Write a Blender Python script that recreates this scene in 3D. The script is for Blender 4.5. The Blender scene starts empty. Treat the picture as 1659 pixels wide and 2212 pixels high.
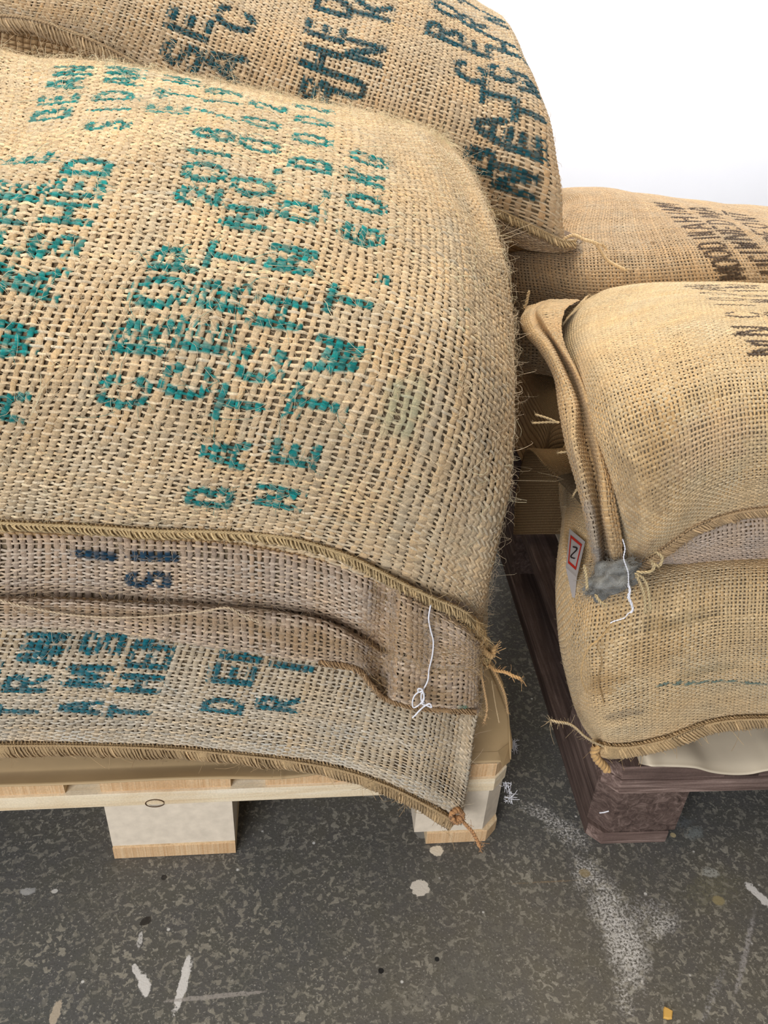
import bpy, math, random
import numpy as np
from mathutils import Matrix, Vector
rng = np.random.default_rng(7)
random.seed(7)
SC = bpy.context.scene
COL = SC.collection

# ------------------------------------------------------------------ camera
CAM = np.array([-0.24687, -0.62905, 0.92571])
FW = np.array([0.10086, 0.82619, -0.55429]); FW /= np.linalg.norm(FW)
RR = np.array([0.99488, -0.08768, 0.05033]); RR -= FW * (RR @ FW); RR /= np.linalg.norm(RR)
UU = np.cross(RR, FW)
FPX = 1801.0
cd = bpy.data.cameras.new('camera'); cam = bpy.data.objects.new('camera', cd); COL.objects.link(cam)
cd.sensor_fit = 'HORIZONTAL'; cd.sensor_width = 36.0; cd.lens = 36.0 * FPX / 1659.0
cd.clip_start = 0.02
cam.matrix_world = Matrix(((RR[0], UU[0], -FW[0], CAM[0]), (RR[1], UU[1], -FW[1], CAM[1]), (RR[2], UU[2], -FW[2], CAM[2]), (0, 0, 0, 1)))
SC.camera = cam

# ------------------------------------------------------------------ light
W = bpy.data.worlds.new('room_light'); SC.world = W; W.use_nodes = True
W.node_tree.nodes['Background'].inputs[0].default_value = (0.86, 0.84, 0.90, 1)
W.node_tree.nodes['Background'].inputs[1].default_value = 0.26
def area(name, loc, target, sx, sy, power, color):
    l = bpy.data.lights.new(name, 'AREA'); l.shape = 'RECTANGLE'; l.size = sx; l.size_y = sy; l.energy = power; l.color = color
    o = bpy.data.objects.new(name, l); COL.objects.link(o); o.location = loc
    o.rotation_euler = (Vector(target) - Vector(loc)).to_track_quat('-Z', 'Y').to_euler()
    return o
area('ceiling_and_fill_light', (-0.5, 0.35, 2.8), (-0.1, 0.2, 0.4), 1.6, 1.0, 38, (1.0, 0.88, 0.70))
area('ceiling_and_fill_light', (-1.5, -2.3, 1.55), (-0.1, 0.0, 0.35), 1.8, 1.2, 80, (0.93, 0.94, 1.0))  # low front fill added to brighten the sack fronts, not a ceiling fixture
area('wall_wash_light', (0.9, 1.9, 2.6), (0.9, 2.8, 0.6), 2.4, 0.6, 150, (0.93, 0.95, 1.0))  # unseen light added to wash the back wall out to white
SC.view_settings.view_transform = 'Standard'; SC.view_settings.look = 'None'
SC.view_settings.exposure = 0.0; SC.view_settings.gamma = 1.0; SC.view_settings.use_curve_mapping = False

# ------------------------------------------------------------------ helpers
def at(px, py, y=None, z=None):
    """the point of the place that lies at depth y (or height z) along the sight line through a pixel of the photo"""
    d = FW * FPX + RR * (px - 829.5) - UU * (py - 1106.0)
    t = (y - CAM[1]) / d[1] if y is not None else (z - CAM[2]) / d[2]
    return CAM + t * d
def proj(P):
    d = P - CAM; z = d @ FW
    return 829.5 + FPX * (d @ RR) / z, 1106 - FPX * (d @ UU) / z
def s2l(c):
    c = np.array(c, float) / 255.0
    return np.where(c <= 0.04045, c / 12.92, ((c + 0.055) / 1.055) ** 2.4)
def link(name, me, parent=None):
    o = bpy.data.objects.new(name, me); COL.objects.link(o)
    if parent is not None: o.parent = parent
    return o
def tag(o, label=None, cat=None, group=None, kind=None):
    if label: o['label'] = label
    if cat: o['category'] = cat
    if group: o['group'] = group
    if kind: o['kind'] = kind
    return o
def mesh(name, V, F, mats, parent=None, mi=None, colors=None, uv=None, smooth=True):
    """V (n,3), F (m,4) or (m,3) arrays or python list of polygons -> one object"""
    me = bpy.data.meshes.new(name)
    V = np.asarray(V, np.float32)
    if isinstance(F, np.ndarray):
        k = F.shape[1]; m = len(F)
        me.vertices.add(len(V)); me.vertices.foreach_set('co', V.ravel())
        me.loops.add(m * k); me.loops.foreach_set('vertex_index', F.ravel().astype(np.int32))
        me.polygons.add(m); me.polygons.foreach_set('loop_start', np.arange(0, m * k, k, dtype=np.int32))
        me.update(calc_edges=True)
    else:
        me.from_pydata([tuple(v) for v in V], [], [tuple(f) for f in F]); m = len(F)
    me.validate()
    for mt in (mats if isinstance(mats, (list, tuple)) else [mats]): me.materials.append(mt)
    if mi is not None: me.polygons.foreach_set('material_index', np.asarray(mi, np.int32))
    if smooth: me.polygons.foreach_set('use_smooth', np.ones(len(me.polygons), bool))
    if colors is not None:
        a = me.color_attributes.new('Col', 'FLOAT_COLOR', 'POINT')
        c = np.ones((len(V), 4), np.float32); c[:, :3] = colors; a.data.foreach_set('color', c.ravel())
    if uv is not None:
        l = me.uv_layers.new(name='UVMap'); vi = np.zeros(len(me.loops), np.int32); me.loops.foreach_get('vertex_index', vi)
        l.data.foreach_set('uv', np.asarray(uv, np.float32)[vi].ravel())
    me.update()
    return link(name, me, parent)

# ---- node materials
class M:
    def __init__(s, name):
        s.m = bpy.data.materials.new(name); s.m.use_nodes = True; s.t = s.m.node_tree; s.b = s.t.nodes['Principled BSDF']
    def n(s, t, **k):
        x = s.t.nodes.new(t)
        for a, b in k.items():
            if a.startswith('i_'): x.inputs[int(a[2:]) if a[2:].isdigit() else a[2:]].default_value = b
            else: setattr(x, a, b)
        return x
    def l(s, a, b): s.t.links.new(a, b)
    def noise(s, scale, detail=4, rough=0.6, vec=None, dist=0.0):
        x = s.n('ShaderNodeTexNoise'); x.inputs['Scale'].default_value = scale; x.inputs['Detail'].default_value = detail
        x.inputs['Roughness'].default_value = rough; x.inputs['Distortion'].default_value = dist
        if vec is not None: s.l(vec, x.inputs['Vector'])
        return x.outputs[0]
    def ramp(s, fac, stops):
        x = s.n('ShaderNodeValToRGB'); e = x.color_ramp.elements
        while len(e) < len(stops): e.new(0.5)
        for i, (p, c) in enumerate(stops):
            e[i].position = p; e[i].color = (c, c, c, 1) if isinstance(c, (int, float)) else tuple(c) + (1,)
        s.l(fac, x.inputs[0]); return x.outputs[0]
    def mix(s, fac, a, b, mode='MIX'):
        x = s.n('ShaderNodeMix', data_type='RGBA', blend_type=mode)
        for v, i in ((fac, 0), (a, 6), (b, 7)):
            if hasattr(v, 'links') or isinstance(v, bpy.types.NodeSocket): s.l(v, x.inputs[i])
            else: x.inputs[i].default_value = v if i == 0 else tuple(v) + (1,)
        return x.outputs[2]
    def math(s, op, a, b=0.0, clamp=False):
        x = s.n('ShaderNodeMath', operation=op, use_clamp=clamp)
        for v, i in ((a, 0), (b, 1)):
            if isinstance(v, bpy.types.NodeSocket): s.l(v, x.inputs[i])
            else: x.inputs[i].default_value = v
        return x.outputs[0]
    def color(s, c): s.l(c, s.b.inputs['Base Color']) if isinstance(c, bpy.types.NodeSocket) else setattr(s.b.inputs['Base Color'], 'default_value', tuple(c) + (1,))
    def rough(s, r, spec=0.2): s.b.inputs['Roughness'].default_value = r; s.b.inputs['Specular IOR Level'].default_value = spec
    def bump(s, h, strength, dist):
        x = s.n('ShaderNodeBump'); x.inputs['Strength'].default_value = strength; x.inputs['Distance'].default_value = dist
        s.l(h, x.inputs['Height']); s.l(x.outputs[0], s.b.inputs['Normal'])
    def mapping(s, scale, rot=(0, 0, 0), src='Object'):
        tc = s.n('ShaderNodeTexCoord'); mp = s.n('ShaderNodeMapping'); mp.inputs['Scale'].default_value = scale; mp.inputs['Rotation'].default_value = rot
        s.l(tc.outputs[src], mp.inputs['Vector']); return mp.outputs[0]

def jute_mat():
    m = M('jute_yarn'); a = m.n('ShaderNodeAttribute', attribute_name='Col')
    v = m.mapping((1, 1, 1)); n1 = m.noise(900, 3, 0.7, v); n2 = m.noise(2600, 2, 0.6, v)
    f = m.ramp(n1, [(0.28, 0.68), (0.72, 1.22)])
    c = m.mix(1.0, a.outputs['Color'], f, 'MULTIPLY')
    m.color(c); m.rough(0.85, 0.15); m.bump(n2, 0.6, 0.0006)
    m.b.inputs['Sheen Weight'].default_value = 0.12; m.b.inputs['Sheen Roughness'].default_value = 0.6
    return m.m
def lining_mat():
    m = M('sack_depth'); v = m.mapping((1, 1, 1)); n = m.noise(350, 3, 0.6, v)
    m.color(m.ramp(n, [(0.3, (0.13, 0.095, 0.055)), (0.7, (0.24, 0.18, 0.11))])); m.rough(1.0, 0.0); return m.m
def plain_mat():
    m = M('plain_jute_cloth'); uv = m.n('ShaderNodeUVMap', uv_map='UVMap'); sp = m.n('ShaderNodeSeparateXYZ'); m.l(uv.outputs[0], sp.inputs[0])
    su = m.math('SINE', m.math('MULTIPLY', sp.outputs[0], math.pi)); sv = m.math('SINE', m.math('MULTIPLY', sp.outputs[1], math.pi))
    pr = m.math('MULTIPLY', m.math('ABSOLUTE', su), m.math('ABSOLUTE', sv))
    nz = m.noise(900, 3, 0.7, m.mapping((1, 1, 1)))
    base = m.ramp(pr, [(0.0, s2l((110, 84, 54))), (0.25, s2l((170, 138, 98))), (1.0, s2l((198, 166, 122)))])
    m.color(m.mix(1.0, base, m.ramp(nz, [(0.3, 0.75), (0.7, 1.15)]), 'MULTIPLY')); m.rough(0.9, 0.1); m.bump(pr, 0.8, 0.002); return m.m
def wood_mat(name, c0, c1, c2, rough=0.75, bump=0.3, axis=0, sc=1.0):
    m = M(name); s = [60 * sc, 60 * sc, 60 * sc]; s[axis] = 2.5
    v = m.mapping(tuple(s)); n = m.noise(1.6, 6, 0.65, v, 1.2); v2 = m.mapping((1, 1, 1)); n2 = m.noise(14, 4, 0.6, v2); n3 = m.noise(420, 3, 0.7, v2)
    c = m.ramp(n, [(0.25, c0), (0.5, c1), (0.75, c2)]); c = m.mix(m.math('MULTIPLY', m.ramp(n2, [(0.45, 0.0), (0.75, 1.0)]), 0.5), c, c0)
    c = m.mix(1.0, c, m.ramp(n3, [(0.3, 0.85), (0.7, 1.08)]), 'MULTIPLY'); m.color(c); m.rough(rough, 0.2); m.bump(n, bump, 0.002); return m.m
def flat_mat(name, c, rough=0.8, spec=0.2, nscale=0, namp=0.08, bumpd=0.0):
    m = M(name)
    if nscale:
        n = m.noise(nscale, 5, 0.6, m.mapping((1, 1, 1))); cc = np.array(c)
        m.color(m.ramp(n, [(0.3, cc * (1 - namp)), (0.7, np.minimum(cc * (1 + namp), 1))]))
        if bumpd: m.bump(n, 0.4, bumpd)
    else: m.color(tuple(c))
    m.rough(rough, spec); return m.m
JUTE, LINING, PLAIN = jute_mat(), lining_mat(), plain_mat()
PINE = wood_mat('new_pine', s2l((214, 184, 140)), s2l((240, 222, 186)), s2l((250, 238, 212)), 0.7, 0.15)
PINE_Y = wood_mat('new_pine_along', s2l((205, 172, 128)), s2l((232, 206, 164)), s2l((242, 222, 184)), 0.7, 0.2, axis=1)
ENDG = wood_mat('pine_end_grain', s2l((196, 152, 104)), s2l((222, 186, 140)), s2l((236, 208, 166)), 0.85, 0.5, axis=2, sc=3)
CHIP = flat_mat('pressed_chip_block', s2l((226, 212, 188)), 0.9, 0.1, 70, 0.1, 0.001)
OLD = wood_mat('old_grey_brown_wood', s2l((72, 58, 52)), s2l((122, 101, 91)), s2l((186, 162, 148)), 0.85, 0.7)
OLD_Y = wood_mat('old_wood_along', s2l((60, 48, 43)), s2l((104, 86, 77)), s2l((152, 130, 118)), 0.85, 0.7, axis=1)
KRAFT = flat_mat('kraft_board', s2l((190, 164, 122)), 0.6, 0.35, 25, 0.05, 0.0006)
CREAM = flat_mat('cream_paper', s2l((222, 208, 180)), 0.55, 0.4, 20, 0.04, 0.0006)
WHITE = flat_mat('white_cotton', (0.86, 0.86, 0.88), 0.8)
WALLM = flat_mat('white_plaster', (0.86, 0.86, 0.88), 0.9, 0.1, 6, 0.01)

# ------------------------------------------------------------------ surfaces
def cr(p0, p1, p2, p3, t):
    return 0.5 * ((2 * p1) + (-p0 + p2) * t + (2 * p0 - 5 * p1 + 4 * p2 - p3) * t * t + (-p0 + 3 * p1 - 3 * p2 + p3) * t ** 3)
def spline1(A, n):
    """resample axis 0 of A to n samples (Catmull-Rom through the rows)"""
    A = np.asarray(A, float); m = len(A)
    E = np.concatenate([[2 * A[0] - A[1]], A, [2 * A[-1] - A[-2]]])
    t = np.linspace(0, m - 1, n); i = np.minimum(t.astype(int), m - 2); f = (t - i).reshape((-1,) + (1,) * (A.ndim - 1))
    return cr(E[i], E[i + 1], E[i + 2], E[i + 3], f)
def dense(net, nb=260, na=260):
    G = spline1(net, nb); return np.swapaxes(spline1(np.swapaxes(G, 0, 1), na), 0, 1)
def normals(G):
    db = np.gradient(G, axis=0); da = np.gradient(G, axis=1); N = np.cross(da, db)
    return N / (np.linalg.norm(N, axis=2, keepdims=True) + 1e-12)
class Sheet:
    """cloth surface: G[b, a]; reparametrised so equal steps are near equal lengths"""
    def __init__(s, net, nb=260, na=260, flip=False, wrinkle=0.0, seed=0):
        G = dense(net, nb, na)
        N = normals(G) * (-1 if flip else 1)
        if wrinkle:
            r = np.random.default_rng(seed); L = np.zeros(G.shape[:2])
            for k in range(26):
                q = r.normal(size=3) * 38; L += np.sin(G @ q + r.uniform(0, 6.3)) / 26 ** 0.5
            G = G + N * (L * wrinkle)[..., None]; N = normals(G) * (-1 if flip else 1)
        s.G, s.N, s.nb, s.na = G, N, nb, na
        la = np.median(np.linalg.norm(np.diff(G, axis=1), axis=2), axis=0); lb = np.median(np.linalg.norm(np.diff(G, axis=0), axis=2), axis=1)
        s.ca = np.concatenate([[0], np.cumsum(la)]); s.cb = np.concatenate([[0], np.cumsum(lb)])
        s.La, s.Lb = s.ca[-1], s.cb[-1]
    def idx(s, a, b):
        """metres -> grid index"""
        return np.interp(a, s.ca, np.arange(s.na)), np.interp(b, s.cb, np.arange(s.nb))
    def samp(s, X, ia, ib):
        i = np.clip(ib.astype(int), 0, s.nb - 2); j = np.clip(ia.astype(int), 0, s.na - 2); u = (ib - i)[..., None]; v = (ia - j)[..., None]
        return X[i, j] * (1 - u) * (1 - v) + X[i + 1, j] * u * (1 - v) + X[i, j + 1] * (1 - u) * v + X[i + 1, j + 1] * u * v
    def find(s, px, py):
        """cloth coordinates (metres) of the spot seen at a pixel of the photo"""
        if not hasattr(s, 'pp'):
            x, y = proj(s.G.reshape(-1, 3)); s.pp = np.stack([x, y], 1); vis = ((CAM - s.G) * s.N).sum(2).ravel() > 0
            s.pen = np.where(vis, 0, 1e5)
        k = np.argmin((s.pp[:, 0] - px) ** 2 + (s.pp[:, 1] - py) ** 2 + s.pen); return s.ca[k % s.na], s.cb[k // s.na]

# stencil alphabet: strokes in a 1 x 1 cell, x = reading direction, y = up
def arc(cx, cy, rx, ry, a0, a1, n=7):
    return [(cx + rx * math.cos(math.radians(a0 + (a1 - a0) * i / n)), cy + ry * math.sin(math.radians(a0 + (a1 - a0) * i / n))) for i in range(n + 1)]
ST = {
 'A': [[(0.02, 0), (0.38, 0.95)], [(0.62, 0.95), (0.98, 0)], [(0.36, 0.33), (0.7, 0.33)]],
 'B': [[(0.05, 0), (0.05, 1)], [(0.35, 1)] + arc(0.5, .76, .4, .22, 80, -70), [(0.35, 0)] + arc(0.5, .24, .44, .24, -80, 70)],
 'C': [arc(0.45, .5, .42, .5, 112, 248), arc(0.6, .62, .35, .36, 75, 28, 4), arc(0.6, .38, .35, .36, -28, -75, 4)],
 'D': [[(0.05, 0), (0.05, 1)], [(0.32, 1)] + arc(0.45, .5, .5, .5, 80, -80) + [(0.32, 0)]],
 'E': [[(0.08, 0), (0.08, 1)], [(0.45, 1), (0.85, 1)], [(0.45, .5), (0.75, .5)], [(0.45, 0), (0.85, 0)]],
 'F': [[(0.08, 0), (0.08, 1)], [(0.45, 1), (0.85, 1)], [(0.45, .5), (0.75, .5)]],
 'G': [arc(0.45, .5, .42, .5, 110, 250), arc(0.6, .62, .35, .36, 75, 15, 4), [(0.62, .02), (0.9, .1), (0.9, .42), (0.6, .42)]],
 'H': [[(0.08, 0), (0.08, 1)], [(0.92, 0), (0.92, 1)], [(0.3, .5), (0.7, .5)]],
 'I': [[(0.5, 0), (0.5, 1)]],
 'K': [[(0.08, 0), (0.08, 1)], [(0.4, .45), (0.85, 1)], [(0.5, .42), (0.92, 0)]],
 'M': [[(0, 0), (0, 1)], [(0.18, .9), (0.5, .2)], [(0.5, .2), (0.8, .9)], [(1, 0), (1, 1)]],
 'N': [[(0.05, 0), (0.05, 1)], [(0.22, .92), (0.78, .08)], [(0.95, 0), (0.95, 1)]],
 'O': [arc(0.42, .5, .4, .5, 105, 255), arc(0.58, .5, .4, .5, 75, -75)],
 'P': [[(0.08, 0), (0.08, 1)], [(0.38, 1)] + arc(0.5, .74, .42, .26, 80, -90) + [(0.36, .48)]],
 'R': [[(0.08, 0), (0.08, 1)], [(0.36, 1)] + arc(0.5, .76, .4, .24, 80, -90) + [(0.36, .52)], [(0.55, .3), (0.95, 0)]],
 'S': [arc(0.5, .76, .4, .24, 30, 200) , [(0.3, .56), (0.72, .44)], arc(0.5, .24, .42, .24, 20, -150)],
 'T': [[(0, 1), (1, 1)], [(0.5, .8), (0.5, 0)]],
 'U': [[(0.08, 1), (0.08, .3)] + arc(0.45, .3, .38, .3, 180, 250, 4), [(0.92, 1), (0.92, .3)] + arc(0.55, .3, .38, .3, 0, -70, 4)],
 'V': [[(0, 1), (0.4, .05)], [(1, 1), (0.6, .05)]],
 'W': [[(0, 1), (0.22, 0)], [(0.3, .1), (0.5, .75)], [(0.52, .75), (0.72, .1)], [(0.8, 0), (1, 1)]],
 'Y': [[(0, 1), (0.42, .5)], [(1, 1), (0.58, .5)], [(0.5, .4), (0.5, 0)]],
 '0': [arc(0.42, .5, .38, .5, 105, 255), arc(0.58, .5, .38, .5, 75, -75)],
 '1': [[(0.5, 0), (0.5, 1)], [(0.3, .82), (0.45, .95)]],
 '2': [arc(0.5, .72, .4, .28, 170, 20), [(0.88, .6), (0.15, .08)], [(0.35, 0), (0.95, 0)]],
 '5': [[(0.85, 1), (0.2, 1)], [(0.15, .9), (0.12, .6)], arc(0.45, .32, .45, .32, 95, -100)],
 '6': [arc(0.45, .5, .4, .5, 100, 235), arc(0.55, .27, .38, .27, 150, -110), [(0.55, 1), (0.85, .85)]],
 '8': [arc(0.5, .75, .35, .24, 100, 260), arc(0.5, .75, .35, .24, 80, -80), arc(0.5, .25, .42, .25, 100, 260), arc(0.5, .25, .42, .25, 80, -80)],
 '9': [arc(0.5, .72, .38, .27, 100, 280), arc(0.5, .72, .38, .27, 80, -80), [(0.88, .6), (0.7, .1), (0.35, 0)]],
 '.': [[(0.4, .12), (0.6, .12)]], '/': [[(0.1, 0), (0.9, 1)]], '-': [[(0.2, .5), (0.8, .5)]],
}
def ink_amount(a, b, letters, sheet):
    """ink 0..1 at cloth points (a, b), both in metres; text reads along +b, letter tops point to -a"""
    out = np.zeros_like(a)
    if not hasattr(sheet, 'fl'):
        sheet.fl = {}
        F0 = [sheet.find(q[1], q[2]) for q in letters]; da = np.linalg.norm(np.gradient(sheet.G, axis=1), axis=2); db = np.linalg.norm(np.gradient(sheet.G, axis=0), axis=2)
        ga, gb = np.gradient(sheet.ca), np.gradient(sheet.cb)
        for n_, (ch, px, py, h, w, hw, k) in enumerate(letters):
            a0, b0 = F0[n_]; ia, ib = sheet.idx(a0, b0); i, j = int(ib), int(ia); sa, sb = da[i, j] / ga[j], db[i, j] / gb[i]
            h2, w2 = h / sa, w / sb
            near = [abs(b0 - F0[m_][1]) for m_, q in enumerate(letters) if m_ != n_ and abs(F0[m_][0] - a0) < .55 * h2 and abs(F0[m_][1] - b0) > .002]
            if near: w2 = min(w2, .80 * min(near))
            near = [abs(a0 - F0[m_][0]) for m_, q in enumerate(letters) if m_ != n_ and abs(F0[m_][1] - b0) < .45 * w2 and abs(F0[m_][0] - a0) > .3 * h2]
            if near: h2 = min(h2, .84 * min(near))
            sheet.fl[n_] = (a0, b0, h2, w2, hw * min(1, .45 + .55 * w2 * sb / w))
    for n_, (ch, px, py, h, w, hw, k) in enumerate(letters):
        a0, b0, h, w, hw = sheet.fl[n_]
        m = (np.abs(a - a0) < h * 0.75) & (np.abs(b - b0) < w * 0.75)
        if not m.any(): continue
        x = b[m] - b0 + w / 2; y = -(a[m] - a0) + h / 2; d = np.full(x.shape, 9.0)
        for st in ST[ch]:
            for (x0, y0), (x1, y1) in zip(st[:-1], st[1:]):
                x0, x1, y0, y1 = x0 * w, x1 * w, y0 * h, y1 * h; dx, dy = x1 - x0, y1 - y0
                t = np.clip(((x - x0) * dx + (y - y0) * dy) / (dx * dx + dy * dy + 1e-12), 0, 1)
                d = np.minimum(d, np.hypot(x - x0 - t * dx, y - y0 - t * dy))
        out[m] = np.maximum(out[m], k * np.clip((hw * 1.15 - d) / (hw * 0.3), 0, 1))
    return out
def smoothnoise(a, b, sc, seed):
    r = np.random.default_rng(seed); o = np.zeros(np.broadcast(a, b).shape)
    for k in range(14):
        q = r.normal(size=2) / sc * 2.2; o = o + np.sin(a * q[0] + b * q[1] + r.uniform(0, 6.3))
    return o / 14 ** 0.5
def strips(C, side, up, prof, base):
    """ribbons: C (T,S,3) centre lines, side/up (T,S,3); prof list of (offset, height) -> verts, quads"""
    T, S, _ = C.shape; K = len(prof); V = np.stack([C + side * p[0] + up * p[1] for p in prof], 2)
    i = np.arange(T)[:, None, None] * S * K + np.arange(S - 1)[None, :, None] * K + np.arange(K - 1)[None, None, :]
    F = np.stack([i, i + 1, i + K + 1, i + K], -1).reshape(-1, 4) + base
    return V.reshape(-1, 3), F
def weave(sh, pa, pb, wa, wb, ra, rb, warp_c, weft_c, letters=(), ink=(0.02, 0.2, 0.2), seed=0, kw=4, stains=(), jit=1.0, th=None, ns=4, amp=None, fade=None):
    """real woven yarns over a sheet. pa/pb pitch, wa/wb yarn widths, ra/rb ranges as fractions"""
    r = np.random.default_rng(seed); Vs, Fs, Cs = [], [], []; base = 0
    th = th or min(wa, wb) * 0.45; amp = amp or th * 0.75
    A = np.arange(ra[0] * sh.La, ra[1] * sh.La, pa); B = np.arange(rb[0] * sh.Lb, rb[1] * sh.Lb, pb)
    def colours(a, b, base_c, T, S, K, seed2, offs, wv, along_b):
        thr = r.normal(0, 0.05 if pa > .0045 else .03, (T, 1)); pt = r.normal(0, 0.09, (T, S)); lo = smoothnoise(a, b, 0.05, seed2) * 0.05 + smoothnoise(a, b, 0.012, seed2 + 1) * 0.05
        f = 1 + thr + pt + lo; c = np.asarray(base_c)[None, None, :] * f[..., None]
        hue = r.normal(0, 0.025 if pa > .0045 else .012, (T, 1)) + smoothnoise(a, b, 0.03, seed2 + 2) * 0.03
        c[..., 0] *= 1 + hue; c[..., 2] *= 1 - hue * 1.5
        for (sx, sy, rx, ry, sc, k) in stains:
            a0, b0 = sh.find(sx, sy); q = ((a - a0) / rx) ** 2 + ((b - b0) / ry) ** 2 + smoothnoise(a, b, 0.008, 5) * 0.35
            g = np.clip(1.2 - q, 0, 1)[..., None] * k; c = c * (1 - g) + np.array(sc) * g
        c = np.repeat(c[:, :, None, :], K, 2)
        if letters:
            o = offs[None, None, :] * wv[..., None]; aK = a[..., None] + (o if along_b else 0) + np.zeros(K); bK = b[..., None] + (0 if along_b else o) + np.zeros(K)
            n1 = smoothnoise(a, b, 0.004, seed2 + 3)[..., None]
            g = ink_amount(aK, bK, letters, sh) * np.clip(0.98 + n1 * 0.10 + r.normal(0, 0.08, (T, S, 1)), 0, 1)
            ic = np.array(ink)[None, None, :] * (1 + smoothnoise(a, b, 0.01, seed2 + 4) * 0.25 + r.normal(0, 0.2, (T, S)))[..., None]
            c = c * (1 - g[..., None]) + np.clip(ic, 0.002, 1)[:, :, None, :] * g[..., None]
        return np.clip(c, 0.003, 0.95).reshape(-1, 3)
    def lay(P0, P1, p0, p1, w, along_b, base_c, profk, sd):
        nonlocal base
        # P0 positions of the yarns, P1 crossings they pass
        T = len(P0); S = (len(P1) - 1) * ns + 1; t = np.linspace(0, len(P1) - 1, S); s1 = np.interp(t, np.arange(len(P1)), P1)
        i0 = np.arange(T)[:, None]
        lat = P0[:, None] + (smoothnoise(P0[:, None], s1[None, :], 0.03, sd) * 0.1 + smoothnoise(P0[:, None], s1[None, :], 0.006, sd + 9) * 0.07) * p0 * jit + r.normal(0, 0.07, (T, 1)) * p0 * jit
        s2 = s1[None, :] + smoothnoise(P0[:, None], s1[None, :], 0.01, sd + 4) * 0.06 * p1 * jit
        a, b = (lat, s2) if along_b else (s2, lat)
        ia, ib = sh.idx(a, b); C = sh.samp(sh.G, ia, ib); N = sh.samp(sh.N, ia, ib); N /= np.linalg.norm(N, axis=2, keepdims=True)
        tg = np.gradient(C, axis=1); sd_ = np.cross(N, tg); sd_ /= np.linalg.norm(sd_, axis=2, keepdims=True) + 1e-12
        sgn = 1 if along_b else -1
        hgt = sgn * amp * np.cos(np.pi * (t[None, :] + i0)); hgt = hgt + r.normal(0, 0.06, (T, S)) * th
        if not hasattr(sh, 'sa'):
            sh.sa = np.linalg.norm(np.gradient(sh.G, axis=1), axis=2) / np.gradient(sh.ca)[None]; sh.sb = np.linalg.norm(np.gradient(sh.G, axis=0), axis=2) / np.gradient(sh.cb)[:, None]
        loc = np.clip(sh.samp((sh.sa if along_b else sh.sb)[..., None], ia, ib)[..., 0], .72, 1.9)
        wv = w * loc * (1 + r.normal(0, 0.12, (T, 1)) + smoothnoise(P0[:, None], s1[None, :], 0.01, sd + 7) * 0.13)
        C = C + N * hgt[..., None]; side = sd_ * wv[..., None]
        V, F = strips(C, side, N * th, profk, base); K = len(profk)
        Vs.append(V); Fs.append(F); Cs.append(colours(a, b, base_c, T, S, K, sd, np.array([p[0] for p in profk]), wv, along_b)); base += len(V)
    flatp = [(-0.5, -0.5), (-0.36, 0.42), (-0.03, 0.28), (0.03, 0.28), (0.36, 0.42), (0.5, -0.5)] if kw > 4 else [(-0.5, -0.5), (-0.3, 0.4), (0.3, 0.4), (0.5, -0.5)]
    roundp = [(-0.5, -0.4), (-0.22, 0.5), (0.22, 0.5), (0.5, -0.4)]
    lay(A, B, pa, pb, wa, True, warp_c, flatp, seed + 11)
    lay(B, A, pb, pa, wb, False, weft_c, roundp, seed + 31)
    return np.concatenate(Vs), np.concatenate(Fs), np.concatenate(Cs)
def tubes(paths, radii, nside=3):
    """paths (T,S,3) thin tubes"""
    P = np.asarray(paths, float); T, S, _ = P.shape; tg = np.gradient(P, axis=1); tg /= np.linalg.norm(tg, axis=2, keepdims=True) + 1e-12
    ref = np.where(np.abs(tg[..., 2:3]) > 0.8, np.array([1., 0, 0]), np.array([0, 0, 1.])); u = np.cross(tg, ref); u /= np.linalg.norm(u, axis=2, keepdims=True) + 1e-12; v = np.cross(tg, u)
    R = np.asarray(radii, float); R = R if R.ndim == 2 else np.broadcast_to(R.reshape(-1, 1), (T, S))
    ang = np.arange(nside) * 2 * np.pi / nside
    V = P[:, :, None, :] + R[:, :, None, None] * (u[:, :, None, :] * np.cos(ang)[None, None, :, None] + v[:, :, None, :] * np.sin(ang)[None, None, :, None])
    i = np.arange(T)[:, None, None] * S * nside + np.arange(S - 1)[None, :, None] * nside; j = np.arange(nside)[None, None, :]; j2 = (j + 1) % nside
    F = np.stack([i + j, i + j2, i + nside + j2, i + nside + j], -1).reshape(-1, 4)
    return V.reshape(-1, 3), F
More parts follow.
